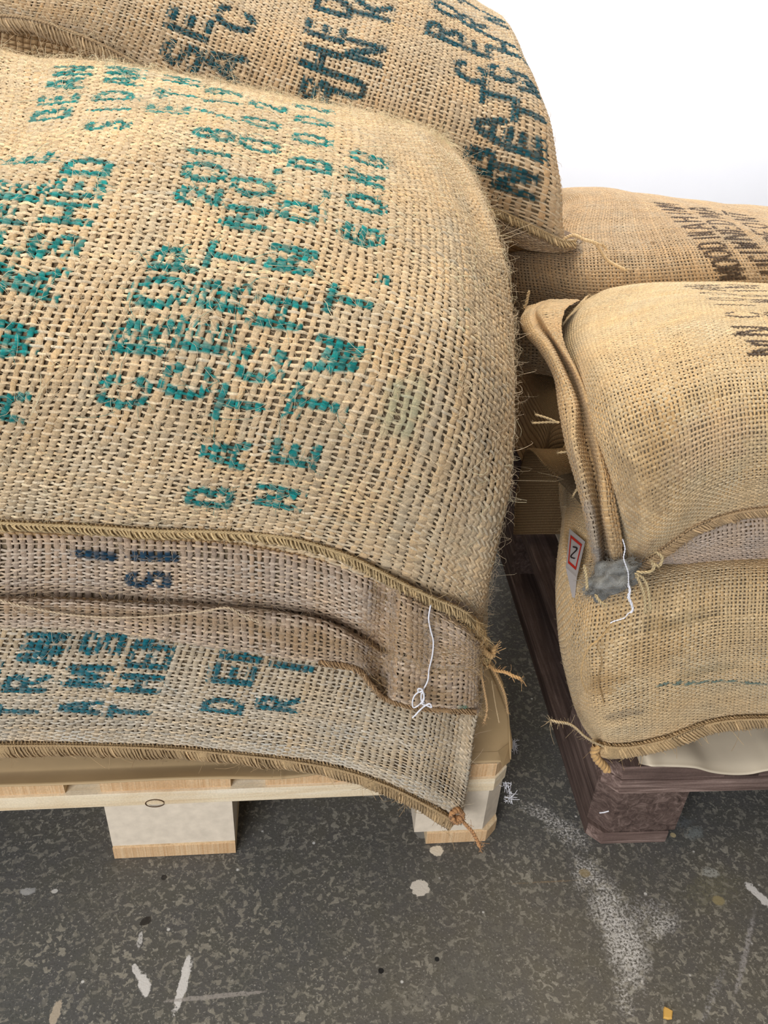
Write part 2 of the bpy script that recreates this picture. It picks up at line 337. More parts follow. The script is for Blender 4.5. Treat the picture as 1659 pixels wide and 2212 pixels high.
def fuzz(sh, n, ra, rb, length, lift, rad, colour, seed, letters=(), ink=(0, 0, 0)):
    r = np.random.default_rng(seed); a = r.uniform(ra[0], ra[1], n) * sh.La; b = r.uniform(rb[0], rb[1], n) * sh.Lb
    ia, ib = sh.idx(a, b); P = sh.samp(sh.G, ia, ib); N = sh.samp(sh.N, ia, ib); N /= np.linalg.norm(N, axis=1, keepdims=True)
    d = r.normal(size=(n, 3)); d -= N * (d * N).sum(1, keepdims=True); d /= np.linalg.norm(d, axis=1, keepdims=True); e = np.cross(N, d)
    L = length * np.exp(r.normal(0, 0.5, n)); H = lift * np.exp(r.normal(0, 0.7, n)); cu = r.normal(0, 0.5, n)
    S = 6; t = np.linspace(0, 1, S)[None, :, None]
    path = P[:, None] + d[:, None] * (L[:, None, None] * t) + e[:, None] * ((cu * L)[:, None, None] * t * t) + N[:, None] * ((H[:, None, None] * np.sin(t * (1.6 + r.uniform(0, 1.6, n))[:, None, None])) + 0.0008)
    path += r.normal(0, 0.0004, path.shape)
    V, F = tubes(path, rad * np.linspace(1, 0.45, S)[None, :] * np.exp(r.normal(0, 0.2, (n, 1))))
    c = np.asarray(colour)[None] * np.exp(r.normal(0, 0.16, (n, 1)))
    if letters:
        g = (ink_amount(a, b, letters, sh) * (r.random(n) < 0.75))[:, None]; c = c * (1 - g) + np.array(ink) * 1.5 * g
    return V, F, np.repeat(np.clip(c, 0, 0.95), S * 3, 0)
def body_grid(sh, off, step=4, sag=0.0, uvp=(0.005, 0.005), bottom=True):
    """closed bag: the sheet pushed inwards plus an underside spanned between its edges"""
    G = (sh.G - sh.N * off)[::step, ::step]; nb, na = G.shape[:2]
    s, t = np.linspace(0, 1, na)[None, :, None], np.linspace(0, 1, nb)[:, None, None]
    ch = (1 - s) * G[:, :1] + s * G[:, -1:]
    B = ch + (G[:1] - ch[:1]) * (1 - t) ** 6 + (G[-1:] - ch[-1:]) * t ** 6
    ed = (np.minimum(1, 6 * np.minimum(s, 1 - s)) * np.minimum(1, 6 * np.minimum(t, 1 - t)))[..., 0]
    B[..., 2] -= sag * ed
    return G, B
def grid_faces(nb, na, base=0, flip=False):
    i = (np.arange(nb - 1)[:, None] * na + np.arange(na - 1)[None, :]).ravel() + base
    F = np.stack([i, i + 1, i + na + 1, i + na], 1); return F[:, ::-1] if flip else F
JW, JF = s2l((206, 180, 140)), s2l((232, 208, 168))     # warp and weft yarn of the coarse sacks
def make_sack(name, label, sh, parts, group=None, sag=0.01, weave_args=None, extra=(), off=0.0026, ra=(0, 1), rb=(0, 1), uvp=0.0055, plain_all=False):
    """one mesh: depth layer / plain cloth + woven yarns (+ underside)"""
    G, B = body_grid(sh, off, 4, sag); nb, na = G.shape[:2]
    F1 = grid_faces(nb, na); F2 = grid_faces(nb, na, nb * na, True)
    bb, aa = np.meshgrid(np.linspace(0, 1, nb), np.linspace(0, 1, na), indexing='ij')
    fa = (np.arange((nb - 1) * (na - 1)) % (na - 1)) / (na - 1); fb = (np.arange((nb - 1) * (na - 1)) // (na - 1)) / (nb - 1)
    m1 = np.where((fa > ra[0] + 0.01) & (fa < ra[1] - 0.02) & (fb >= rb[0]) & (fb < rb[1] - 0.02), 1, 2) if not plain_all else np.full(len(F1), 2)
    V = [G.reshape(-1, 3), B.reshape(-1, 3)]; F = [F1, F2]; mi = [m1, np.full(len(F2), 2)]
    uv1 = np.stack([aa * sh.La / uvp, bb * sh.Lb / uvp], -1).reshape(-1, 2); uv = [uv1, uv1]
    C = [np.tile(JW, (2 * nb * na, 1))]; n = 2 * nb * na
    for (v, f, c) in extra:
        V.append(v); F.append(f + n); C.append(c); mi.append(np.zeros(len(f))); uv.append(np.zeros((len(v), 2))); n += len(v)
    root = mesh(name, np.concatenate(V), np.concatenate(F), [JUTE, LINING, PLAIN], None, np.concatenate(mi), np.concatenate(C), np.concatenate(uv))
    tag(root, label, 'sack', group)
    return root
def hem(name, parent, pts, width, thick, colour, stitch=0.0065, srad=0.0011, seed=0, cord=True, down=(0, -0.25, -1.0), n=None, label=None, loops=0.0, w_end=None):
    """sewn hem along a polyline: folded cloth roll, slanted over-stitches, a cord line and loose ends"""
    r = np.random.default_rng(seed); P = spline1(np.asarray(pts, float), 400); L = np.concatenate([[0], np.cumsum(np.linalg.norm(np.diff(P, axis=0), axis=1))]); Lt = L[-1]
    ev = lambda s: np.stack([np.interp(s, L, P[:, k]) for k in range(3)], -1)
    dn = np.asarray(down, float); dn /= np.linalg.norm(dn); m = int(Lt / 0.004)
    s = np.linspace(0, Lt, m); C = ev(s); tg = np.gradient(C, axis=0); tg /= np.linalg.norm(tg, axis=1, keepdims=True)
    D = dn[None] - tg * (tg @ dn)[:, None]; D /= np.linalg.norm(D, axis=1, keepdims=True); O = np.cross(D, tg); O *= np.sign((O * (CAM - C)).sum(1, keepdims=True) + 1e-9)
    wv = width * (1 + smoothnoise(s, s * 0, 0.03, seed + 1) * 0.1); K = 12; ang = np.linspace(0, 2 * np.pi, K, endpoint=False)
    if w_end is not None: wv = wv * np.interp(s / Lt, [0, 1], [1, w_end])
    wob = smoothnoise(s, s * 0, 0.02, seed + 2) * 0.0012
    ring = C[:, None] + D[:, None] * ((0.5 + 0.5 * np.sin(ang))[None, :, None] * wv[:, None, None]) + O[:, None] * (np.cos(ang)[None, :, None] * thick * 0.5 + wob[:, None, None])
    V = [ring.reshape(-1, 3)]; i = (np.arange(m - 1)[:, None] * K); j = np.arange(K)[None]; j2 = (j + 1) % K
    F = [np.stack([i + j, i + j2, i + K + j2, i + K + j], -1).reshape(-1, 4)]; c0 = np.asarray(colour); Cc = [np.repeat(c0[None] * (1 + r.normal(0, 0.1, (m, 1))), K, 0)]; nn = m * K
    # slanted stitches wrapped round the roll
    q = np.arange(0.002, Lt - 0.002, stitch / 2) + r.normal(0, 0.0004, len(np.arange(0.002, Lt - 0.002, stitch / 2))); S = 9; t = np.linspace(-0.15, 1.15, S)
    ss = q[:, None] + (t[None] - 0.5) * stitch * 1.1; cc = ev(ss); wi = np.interp(q, s, wv)[:, None, None]
    Di = np.stack([np.interp(q, s, D[:, k]) for k in range(3)], -1)[:, None]; Oi = np.stack([np.interp(q, s, O[:, k]) for k in range(3)], -1)[:, None]
    tt = np.clip(t, 0, 1)[None, :, None]; lo = (np.exp(r.normal(0, 0.5, len(q))) * loops)[:, None, None] * np.sin(np.pi * tt)
    path = cc + Di * (tt * wi + lo) + Oi * (np.sqrt(np.clip(1 - (2 * tt - 1) ** 2, 0, 1)) * (thick * 0.5 + srad * 0.6) + lo * 0.6 + np.where((t < 0) | (t > 1), -thick * 0.4, 0)[None, :, None])
    path += r.normal(0, 0.0002, path.shape)
    v, f = tubes(path, srad * np.exp(r.normal(0, 0.15, len(q))), 5); V.append(v); F.append(f + nn); nn += len(v)
    Cc.append(np.repeat(c0[None] * 1.18 * np.exp(r.normal(0, 0.2, (len(q), 1))), S * 5, 0))
    if cord:
        for k, (o1, rr) in enumerate(((0.0, 0.0011), (0.0012, 0.0009))):
            sm = np.linspace(0, Lt, int(Lt / 0.0015)); cc = ev(sm); Oi = np.stack([np.interp(sm, s, O[:, z]) for z in range(3)], -1); Di = np.stack([np.interp(sm, s, D[:, z]) for z in range(3)], -1)
            pth = cc + Oi * (thick * 0.5 + 0.0006 + 0.0007 * np.sin(sm * 2 * np.pi / 0.006 + k * 3.1))[:, None] + Di * (0.0015 + 0.0009 * np.cos(sm * 2 * np.pi / 0.006 + k * 3.1))[:, None]
            v, f = tubes(pth[None], np.array([rr]), 5); V.append(v); F.append(f + nn); nn += len(v); Cc.append(np.repeat(c0[None] * 1.2, len(v), 0))
    nf = int(Lt / 0.0022); q = r.uniform(0, Lt, nf); cc = ev(q); Di = np.stack([np.interp(q, s, D[:, k]) for k in range(3)], -1); Oi = np.stack([np.interp(q, s, O[:, k]) for k in range(3)], -1)
    d = r.normal(size=(nf, 3)) + Oi * 1.0 + Di * 0.3; d /= np.linalg.norm(d, axis=1, keepdims=True); t = np.linspace(0, 1, 5)[None, :, None]; Lf = 0.007 * np.exp(r.normal(0, 0.5, nf))[:, None, None]
    path = (cc + Di * (r.random((nf, 1)) * width) + Oi * thick * 0.4)[:, None] + d[:, None] * Lf * t + r.normal(size=(nf, 1, 3)) * Lf * t * t * 0.5
    v, f = tubes(path, np.full(nf, 0.00022), 3); V.append(v); F.append(f + nn); Cc.append(np.repeat(c0[None] * 1.35 * np.exp(r.normal(0, 0.15, (nf, 1))), 15, 0))
    o = mesh(name, np.concatenate(V), np.concatenate(F), [JUTE], parent, None, np.clip(np.concatenate(Cc), 0, 0.9))
    if label: o['label'] = label
    return o
def twine(name, parent, pts, rad, colour, n=60, strands=2, twist=0.007, fray=0.0, label=None, mat=None, seed=0):
    r = np.random.default_rng(seed); P = spline1(np.asarray(pts, float), n); L = np.concatenate([[0], np.cumsum(np.linalg.norm(np.diff(P, axis=0), axis=1))])
    tg = np.gradient(P, axis=0); tg /= np.linalg.norm(tg, axis=1, keepdims=True) + 1e-12; u = np.cross(tg, [0.3, 0.2, 0.93]); u /= np.linalg.norm(u, axis=1, keepdims=True) + 1e-12; v = np.cross(tg, u)
    V, F, C, nn = [], [], [], 0
    for k in range(strands):
        ph = L * 2 * np.pi / twist + k * 2 * np.pi / strands; o = rad * (0.55 if strands > 1 else 0)
        pth = P + u * (np.cos(ph) * o)[:, None] + v * (np.sin(ph) * o)[:, None]
        a, b = tubes(pth[None], np.array([rad * (0.62 if strands > 1 else 1)]), 6); V.append(a); F.append(b + nn); nn += len(a); C.append(np.repeat(np.asarray(colour)[None] * (1 + 0.1 * k), len(a), 0))
    if fray:
        m = int(10 + L[-1] / 0.002); q = np.concatenate([r.uniform(0, L[-1], m), np.full(14, L[-1])]); m = len(q); c = np.stack([np.interp(q, L, P[:, k]) for k in range(3)], -1)
        T = np.stack([np.interp(q, L, tg[:, k]) for k in range(3)], -1); d = T * 1.2 + r.normal(size=(m, 3)) * 0.8; d /= np.linalg.norm(d, axis=1, keepdims=True); t = np.linspace(0, 1, 5)[None, :, None]
        Lf = fray * .4 * np.exp(r.normal(0, 0.4, m))[:, None, None]; pth = c[:, None] + d[:, None] * Lf * t + r.normal(size=(m, 1, 3)) * Lf * t * t * 0.4
        a, b = tubes(pth, np.full(m, rad * 0.11), 3); V.append(a); F.append(b + nn); C.append(np.repeat(np.asarray(colour)[None] * 1.1, len(a), 0))
    o = mesh(name, np.concatenate(V), np.concatenate(F), [mat or JUTE], parent, None, np.clip(np.concatenate(C), 0, 0.95))
    if label: o['label'] = label
    return o
def add(v, d): return np.asarray(v, float) + np.asarray(d, float)

# ------------------------------------------------------------------ floor and wall
def floor_material():
    m = M('worn_dark_concrete'); tc = m.n('ShaderNodeTexCoord'); v = tc.outputs['Object']; sp = m.n('ShaderNodeSeparateXYZ'); m.l(v, sp.inputs[0]); X, Y = sp.outputs[0], sp.outputs[1]
    big = m.noise(2.6, 3, 0.5, v); mid = m.noise(11, 3, 0.6, v); sm = m.noise(125, 3, 0.55, v, 0.6); fine = m.noise(330, 3, 0.6, v)
    c = m.mix(m.ramp(big, [(0.35, 0.0), (0.65, 1.0)]), s2l((80, 81, 76)), s2l((102, 97, 84)))
    c = m.mix(m.math('MULTIPLY', m.ramp(m.noise(30, 3, .5, v), [(0.3, 0.0), (0.7, 1.0)]), .4), c, s2l((88, 86, 88)))
    c = m.mix(m.math('MULTIPLY', m.ramp(sm, [(0.54, 0.0), (0.60, 1.0)]), m.ramp(mid, [(0.35, 0.15), (0.62, 0.85)])), c, s2l((150, 145, 130)))
    c = m.mix(m.math('MULTIPLY', m.ramp(fine, [(0.60, 0.0), (0.66, 1.0)]), 0.6), c, s2l((172, 168, 156)))
    c = m.mix(m.math('MULTIPLY', m.ramp(fine, [(0.33, 1.0), (0.40, 0.0)]), 0.5), c, s2l((50, 50, 46)))
    vo = m.n('ShaderNodeTexVoronoi'); vo.inputs['Scale'].default_value = 26; m.l(v, vo.inputs['Vector']); c = m.mix(m.ramp(vo.outputs[0], [(0.035, 1.0), (0.06, 0.0)]), c, s2l((200, 198, 190)))
    wob = m.noise(110, 4, 0.7, v); gr = m.noise(330, 4, 0.75, v)
    def spot(c, px, py, rx, ry, ang, col, k=1.0, hard=6.0, grain=0.0, wb=1.7):
        p = at(px, py, z=0.0); ca, sa = math.cos(ang), math.sin(ang)
        dx = m.math('SUBTRACT', X, float(p[0])); dy = m.math('SUBTRACT', Y, float(p[1]))
        u = m.math('DIVIDE', m.math('ADD', m.math('MULTIPLY', dx, ca), m.math('MULTIPLY', dy, sa)), rx)
        w = m.math('DIVIDE', m.math('SUBTRACT', m.math('MULTIPLY', dy, ca), m.math('MULTIPLY', dx, sa)), ry)
        q = m.math('SQRT', m.math('ADD', m.math('MULTIPLY', u, u), m.math('MULTIPLY', w, w)))
        q = m.math('ADD', q, m.math('MULTIPLY', m.math('SUBTRACT', wob, 0.5), wb))
        f = m.math('MULTIPLY', m.math('SUBTRACT', 1.0, q), hard, True)
        if grain: f = m.math('MULTIPLY', f, m.math('MULTIPLY', m.math('SUBTRACT', gr, 1 - grain), 9.0, True))
        return m.mix(m.math('MULTIPLY', f, k), c, s2l(col))
    wh = (214, 211, 204)
    # chalky scuffs
    for a in [(1190, 1770, .05, .012, -.6, wh, .7, 1.2, .54), (1290, 1900, .05, .02, -1.0, wh, .6, 1.2, .54), (1325, 2010, .05, .018, 1.3, wh, .7, 1.3, .56), (1395, 1975, .045, .016, .3, wh, .55, 1.2, .52), (1225, 1800, .040, .020, -0.7, wh, .8, 1.5, .52), (1160, 1750, .035, .014, -0.4, wh, .6, 1.5, .5), (1265, 1890, .03, .018, .9, wh, .7, 1.5, .52),
              (1310, 1960, .034, .026, 1.2, wh, .8, 1.5, .55), (1360, 2050, .052, .026, 1.35, wh, .85, 1.4, .57), (1345, 2150, .03, .012, 1.5, wh, .6, 1.5, .52), (1430, 2000, .03, .014, .5, wh, .75, 1.6, .55),
              (1385, 1960, .03, .018, 0.1, (180, 178, 180), .5, 1.4, .5), (1610, 2060, .07, .004, 0.95, (160, 156, 152), .7, 2, .6), (1540, 2150, .05, .005, 0.85, (150, 148, 146), .5, 2, .55),
              (1540, 1920, .045, .028, 0.5, (112, 108, 84), .6, 1.5, .6), (1180, 1905, .05, .0015, 0.0, (158, 130, 92), .35, 2, .6),
              (1640, 1935, .022, .006, -1.1, wh, .95, 5, .7), (1535, 1885, .012, .008, 0, (170, 170, 160), .8, 3, .6), (1500, 1800, .016, .010, .4, (132, 136, 130), .8, 2, .62), (1470, 1775, .02, .012, 0, (104, 108, 108), .6, 2, .6),
              (395, 2130, .030, .005, 1.35, wh, .95, 5, .72), (403, 2085, .014, .004, 1.4, wh, .95, 5, .72), (470, 2152, .060, .0028, .03, (158, 152, 144), .75, 4, .66), (312, 2125, .014, .006, -1.2, wh, .95, 5, .72), (302, 2030, .012, .003, 1.5, wh, .7, 4, .62), (296, 2100, .010, .004, -1, wh, .9, 5, .7),
              (120, 2190, .016, .005, 1.5, (186, 172, 150), .8, 5, .8), (60, 1925, .01, .005, 0, (176, 176, 172), .7, 4, .7), (905, 2160, .03, .02, 0, (128, 124, 112), .4, 1.6, .6), (1000, 2100, .05, .03, 0, (104, 102, 94), .5, 1.3, .6)]:
        c = spot(c, *a)
    # crisp drips
    for a in [(908, 1918, .0125, .0105, 0, (216, 208, 192), 1, 9, 0, 1.3), (943, 1838, .0085, .0075, 0, (226, 216, 192), 1, 9, 0, 1.1), (912, 1800, .0085, .0085, 0, (138, 136, 128), .95, 9, 0, 1.1), (1552, 1945, .0085, .007, 0, (150, 138, 100), .9, 4, 0, .5), (1263, 1886, .008, .007, 0, (152, 136, 100), .8, 3, 0, .6), (1454, 1804, .004, .004, 0, (190, 172, 130), .95, 5, 0, .5),
              (315, 1990, .008, .005, .6, (40, 36, 32), .9, 5, 0, .6), (354, 1895, .004, .004, 0, (36, 34, 32), .9, 5, 0, .6), (944, 2072, .003, .003, 0, (26, 26, 26), 1, 5, 0, .3), (823, 2097, .0035, .0035, 0, (24, 24, 24), 1, 5, 0, .3), (118, 1925, .004, .003, 0, (200, 198, 190), .9, 5, 0, .5)]:
        c = spot(c, *a)
    m.color(c); m.rough(0.62, 0.35); m.bump(m.math('ADD', m.math('MULTIPLY', sm, 0.6), fine), 0.35, 0.0015); return m.m
mesh('floor', [(-3, -3, 0), (4, -3, 0), (4, 2.8, 0), (-3, 2.8, 0)], [(0, 1, 2, 3)], floor_material(), smooth=False)['kind'] = 'structure'
mesh('wall_back', [(-3, 2.8, 0), (4, 2.8, 0), (4, 2.8, 3.2), (-3, 2.8, 3.2), (-3, 2.95, 0), (4, 2.95, 0), (4, 2.95, 3.2), (-3, 2.95, 3.2)],
     [(0, 1, 2, 3), (5, 4, 7, 6), (3, 2, 6, 7), (0, 3, 7, 4), (1, 5, 6, 2)], WALLM, smooth=False)['kind'] = 'structure'

# ------------------------------------------------------------------ pallets
def prism(outline, z0, z1, bev=0.0012):
    """outline in xy (ccw) extruded; small bevel"""
    n = len(outline); o = np.array(outline, float); c = o.mean(0); i = c + (o - c) * (1 - bev / np.maximum(np.linalg.norm(o - c, axis=1, keepdims=True), 1e-6))
    V = [(*p, z0) for p in i] + [(*p, z0 + bev) for p in o] + [(*p, z1 - bev) for p in o] + [(*p, z1) for p in i]; F = [tuple(range(n))[::-1], tuple(range(3 * n, 4 * n))]
    for k in range(3):
        for j in range(n): F.append((k * n + j, k * n + (j + 1) % n, (k + 1) * n + (j + 1) % n, (k + 1) * n + j))
    return V, F
def rect(x0, x1, y0, y1, ch=(), s=0.018):
    """rectangle, corners in ch cut off: 'fl','fr','bl','br' """
    P = []
    for key, (x, y), (dx, dy) in (('fl', (x0, y0), (1, 1)), ('fr', (x1, y0), (-1, 1)), ('br', (x1, y1), (-1, -1)), ('bl', (x0, y1), (1, -1))):
        if key in ch:
            a = (x + dx * s, y); b = (x, y + dy * s); P += [b, a] if key in ('fl', 'br') else [a, b]
        else: P.append((x, y))
    return P
def pallet(name, label, loc, rz, WX, WY, BL, END, light):
    root = bpy.data.objects.new(name, None); COL.objects.link(root); root.location = loc; root.rotation_euler = (0, 0, rz); tag(root, label, 'pallet')
    def piece(nm, outline, z0, z1, mat, endmat=None, label=None):
        v, f = prism(outline, z0, z1); o = mesh(nm, v, f, [mat, endmat or mat], root, smooth=False)
        if endmat:
            for p in o.data.polygons:
                if abs(p.normal.y) > 0.7: p.material_index = 1
        if label: o['label'] = label
        return o
    D = 1.2
    for i, (x0, x1) in enumerate(((-.8, -.655), (-.612, -.512), (-.4725, -.3275), (-.288, -.188), (-.145, 0))):
        ch = {0: ('fl', 'bl'), 4: ('fr', 'br')}.get(i, ()); piece('deck_board', rect(x0, x1, 0.003, D - .003, ch), .122, .144, WY, END)
    for y0, y1, chs in ((0, .145, ('fl', 'fr')), (.5275, .6725, ()), (1.055, 1.2, ('bl', 'br'))): piece('stringer_board', rect(-.8, 0, y0, y1, chs), .100, .122, WX)
    for y0, y1, c in ((0.002, .145, 'f'), (.5275, .6725, ''), (1.055, 1.198, 'b')):
        for x0, x1, e in ((-.8, -.7, 'l'), (-.4725, -.3275, ''), (-.1, 0, 'r')):
            ch = (c + e,) if c and e else (); piece('block', rect(x0 - (.008 if e == 'r' else 0), x1 + (.008 if e == 'l' else 0), y0, y1, ch, .022), .022, .100, BL)
    for i, (x0, x1) in enumerate(((-.8, -.7), (-.4725, -.3275), (-.092, 0))): piece('bottom_board', rect(x0, x1, 0, D, {0: ('fl', 'bl'), 2: ('fr', 'br')}.get(i, ()), .016), 0, .022, WY, END)
    return root
p1 = pallet('pallet', 'new pale pine pallet with chipboard blocks under the left stack of sacks', (0, 0, 0), 0, PINE, PINE_Y, CHIP, ENDG, True)
# knot ring on the front stringer
kc = at(334, 1733, y=-0.0006); t = np.linspace(0.1, 2 * math.pi * 0.97, 30)
v, f = tubes(np.stack([kc[0] + 0.0105 * np.cos(t), np.full(30, kc[1]), kc[2] - .002 + 0.0065 * np.sin(t)], 1)[None], np.array([0.0006]), 5)
mesh('wood_knot', v, f, flat_mat('dark_knot', s2l((92, 70, 48))), p1)
p2 = pallet('pallet', 'old dark brown weathered pallet under the right stack of sacks', (0.1158 + 0.8 * math.cos(-0.0181), -0.0117 + 0.8 * math.sin(-0.0181), 0), -0.0181, OLD, OLD_Y, OLD_Y, OLD, False)

# ------------------------------------------------------------------ sheets on the pallets
def sheet_obj(name, label, top_rows, mat, thick=0.0016, nb=40, na=80):
    G = dense(np.array(top_rows, float), nb, na); N = normals(G); B = G - N * thick
    F = [grid_faces(nb, na), grid_faces(nb, na, nb * na, True)]; n = nb * na
    ring = list(range(na)) + [na * k + na - 1 for k in range(1, nb)] + [na * (nb - 1) + k for k in range(na - 2, -1, -1)] + [na * k for k in range(nb - 2, 0, -1)]
    r = np.array(ring); r2 = np.roll(r, -1); F.append(np.stack([r + n, r2 + n, r2, r], 1))
    return tag(mesh(name, np.concatenate([G.reshape(-1, 3), B.reshape(-1, 3)]), np.concatenate(F), mat), label, 'sheet')
zz = 0.1475
fe = [(-330, 1702), (-100, 1699), (0, 1697), (110, 1694), (210, 1690), (350, 1683), (480, 1680), (620, 1680), (780, 1682), (900, 1672), (1000, 1668), (1068, 1663), (1092, 1652)]
r0 = [at(x, y, y=-0.010 if x < 760 else 0.004) for x, y in fe]
for p in r0: p[2] = max(p[2], 0.1265) if p[1] < 0 else zz
r1 = [(p[0] - .0, 0.012 + (.006 if i > 8 else 0), zz) for i, p in enumerate(r0)]; r2 = [(p[0], 0.05, zz) for p in r0]
re = [at(x, y, z=zz) for x, y in ((1103, 1600), (1098, 1550), (1082, 1490), (1066, 1450))]
def shrink(row, xr, yb, z=zz): w = row[-1][0] - row[0][0]; return [(xr - (row[-1][0] - p[0]) * (xr - row[0][0]) / w, yb, z) for p in row]
rows = [r0, r1, shrink(r1, re[0][0], re[0][1] - .01), shrink(r1, re[1][0], re[1][1], zz + .001), shrink(r1, re[2][0] + .002, re[2][1], zz + .003), shrink(r1, re[3][0] + .004, re[3][1], zz + .004), shrink(r1, -.03, .4, zz + .002), shrink(r1, -.01, 1.17, zz)]
sh1 = sheet_obj('slip_sheet', 'brown kraft slip sheet between left pallet and lowest left sack', rows, KRAFT)
# curled torn edge of the sheet and its folded tab
edge = [at(x, y, z=zz + .006) for x, y in ((1058, 1437), (1074, 1470), (1089, 1510), (1098, 1545), (1100, 1575), (1102, 1612), (1103, 1640))]
twp = np.array(edge); v, f = tubes(spline1(twp, 80)[None], (0.0026 * (1 + 0.5 * np.sin(np.linspace(0, 9, 80))) * np.linspace(1, .25, 80))[None], 7); mesh('rolled_edge', v, f, KRAFT, sh1)
tb = [at(1102, 1604, z=zz + .003), at(1076, 1622, z=zz + .012), at(1086, 1657, z=zz + .010), at(1102, 1645, z=zz + .002)]
tm = [add(p, (0, .0012, -.0012)) for p in tb]
mesh('folded_tab', tb + tm, [(0, 1, 2, 3), (7, 6, 5, 4), (0, 4, 5, 1), (1, 5, 6, 2), (2, 6, 7, 3), (3, 7, 4, 0)], KRAFT, sh1, smooth=False)
fe2 = [(1322, 1618, .158, .03), (1345, 1628, .155, .02), (1372, 1645, .151, .008), (1400, 1654, .149, .002), (1440, 1655, .148, 0), (1500, 1658, .147, 0), (1540, 1668, .144, -.004), (1580, 1673, .142, -.008), (1620, 1672, .141, -.01), (1659, 1664, .143, -.006), (1720, 1656, .147, 0), (1900, 1650, .149, .005)]
r0 = [at(a, b, y=-.024 if a > 1380 else d) for a, b, c, d in fe2]
r1 = [add(p, (0.0, .03, .003)) for p in r0]; r1 = [(p[0], p[1], max(p[2], .149)) for p in r1]
r2 = [(p[0], .10, .150) for p in r0]; r3 = [(p[0] + 0.0, .5, .149) for p in r0]; r4 = [(p[0] + .0, 1.15, .149) for p in r0]
for k_, q in enumerate((r2, r3, r4)):
    for j_ in range(4): q[j_] = (q[j_][0] + (.02, .07, .05)[k_] * (1 - j_ / 5), q[j_][1], q[j_][2])
sheet_obj('slip_sheet', 'cream paper slip sheet sagging over the edge of old right pallet', [r0, r1, r2, r3, r4], CREAM)

# ------------------------------------------------------------------ left stack, biggest front sack
QUICK = False
CX = {  # course of some warp yarns across the face (photo sight lines), front hem to top
 1: [(-100, 1115), (-60, 1005), (-22, 895), (12, 795), (42, 700), (76, 605), (124, 505), (166, 405), (214, 305), (250, 212), (272, 137)],
 3: [(150, 1135), (190, 1020), (235, 910), (270, 810), (305, 715), (350, 620), (395, 520), (425, 420), (448, 320), (475, 230), (495, 183)],
 4: [(280, 1150), (330, 1035), (370, 925), (405, 830), (440, 730), (470, 635), (500, 540), (535, 440), (558, 345), (580, 255), (598, 205)],
 5: [(430, 1160), (465, 1050), (500, 940), (530, 845), (565, 750), (600, 655), (635, 560), (660, 460), (672, 360), (680, 275), (685, 222)],
 6: [(560, 1175), (605, 1065), (640, 960), (675, 865), (720, 770), (745, 680), (772, 590), (788, 490), (797, 395), (803, 300), (790, 243)],
 7: [(700, 1205), (745, 1095), (785, 990), (820, 895), (853, 800), (878, 710), (896, 620), (903, 525), (900, 430), (880, 330), (855, 265)],
 8: [(850, 1270), (890, 1150), (925, 1045), (955, 950), (980, 850), (995, 760), (1001, 670), (1000, 575), (985, 475), (948, 365), (905, 280)],
 9: [(955, 1330), (985, 1220), (1015, 1110), (1040, 1010), (1056, 920), (1065, 830), (1066, 730), (1058, 625), (1038, 520), (992, 395), (930, 293)],
 10: [(1030, 1375), (1045, 1310), (1068, 1200), (1092, 1085), (1104, 980), (1110, 880), (1108, 770), (1099, 650), (1078, 530), (1022, 392), (955, 310)]}
YS = [-.02, -.052, -.064, -.062, -.047, -.022, .018, .072, .145, .25, .37]
DY = {1: 0, 3: 0, 4: 0, 5: 0, 6: .002, 7: .006, 8: .014, 9: .032, 10: .075}
net = []
for i, y in enumerate(YS):
    row = []
    for k in (1, 3, 4, 5, 6, 7, 8, 9, 10):
        c = CX[k]
        x, py = (np.interp(i, np.linspace(0, 10, len(c)), [p[q] for p in c]) for q in (0, 1))
        row.append(at(x, py, y=y + DY[k] * (0.45 if i == 0 else 1) * (1 if i < 8 else .5)))
    d = row[1] - row[0]; row = [row[0] - d * 1.5, row[0] - d * .8] + row          # continues past the left of the picture
    row[0] = add(row[0], (0, .03, -.03)); row[1] = add(row[1], (0, 0, -.013 if i >= 8 else 0)); row[2] = add(row[2], (0, 0, -.002 if i >= 9 else 0))
    row.insert(0, add(row[0], (-.035, .06, -.11 if i else -.01)))
    e = row[-1]; row.append(add(e, (-.004, .09, -.02 if i else .0))); row.append(add(e, (-.035, .15, -.08 if i else -.005)))
    net.append(row)
top = net[-1]
net.append([(p[0], .43, p[2] - .035) for p in top]); net.append([(p[0], .462, p[2] - .13) for p in top]); net.append([(p[0], .45, max(p[2] - .24, .47)) for p in top])
C = Sheet(net, 320, 320, wrinkle=.0010, seed=1)
H1, W1, K1 = .0315, .0235, .0038
def word(chars, h=H1, w=W1, hw=K1, k=1.0): return [(c, x, y, h, w, hw, k) for c, x, y in chars]
INK_C = s2l((14, 128, 122))
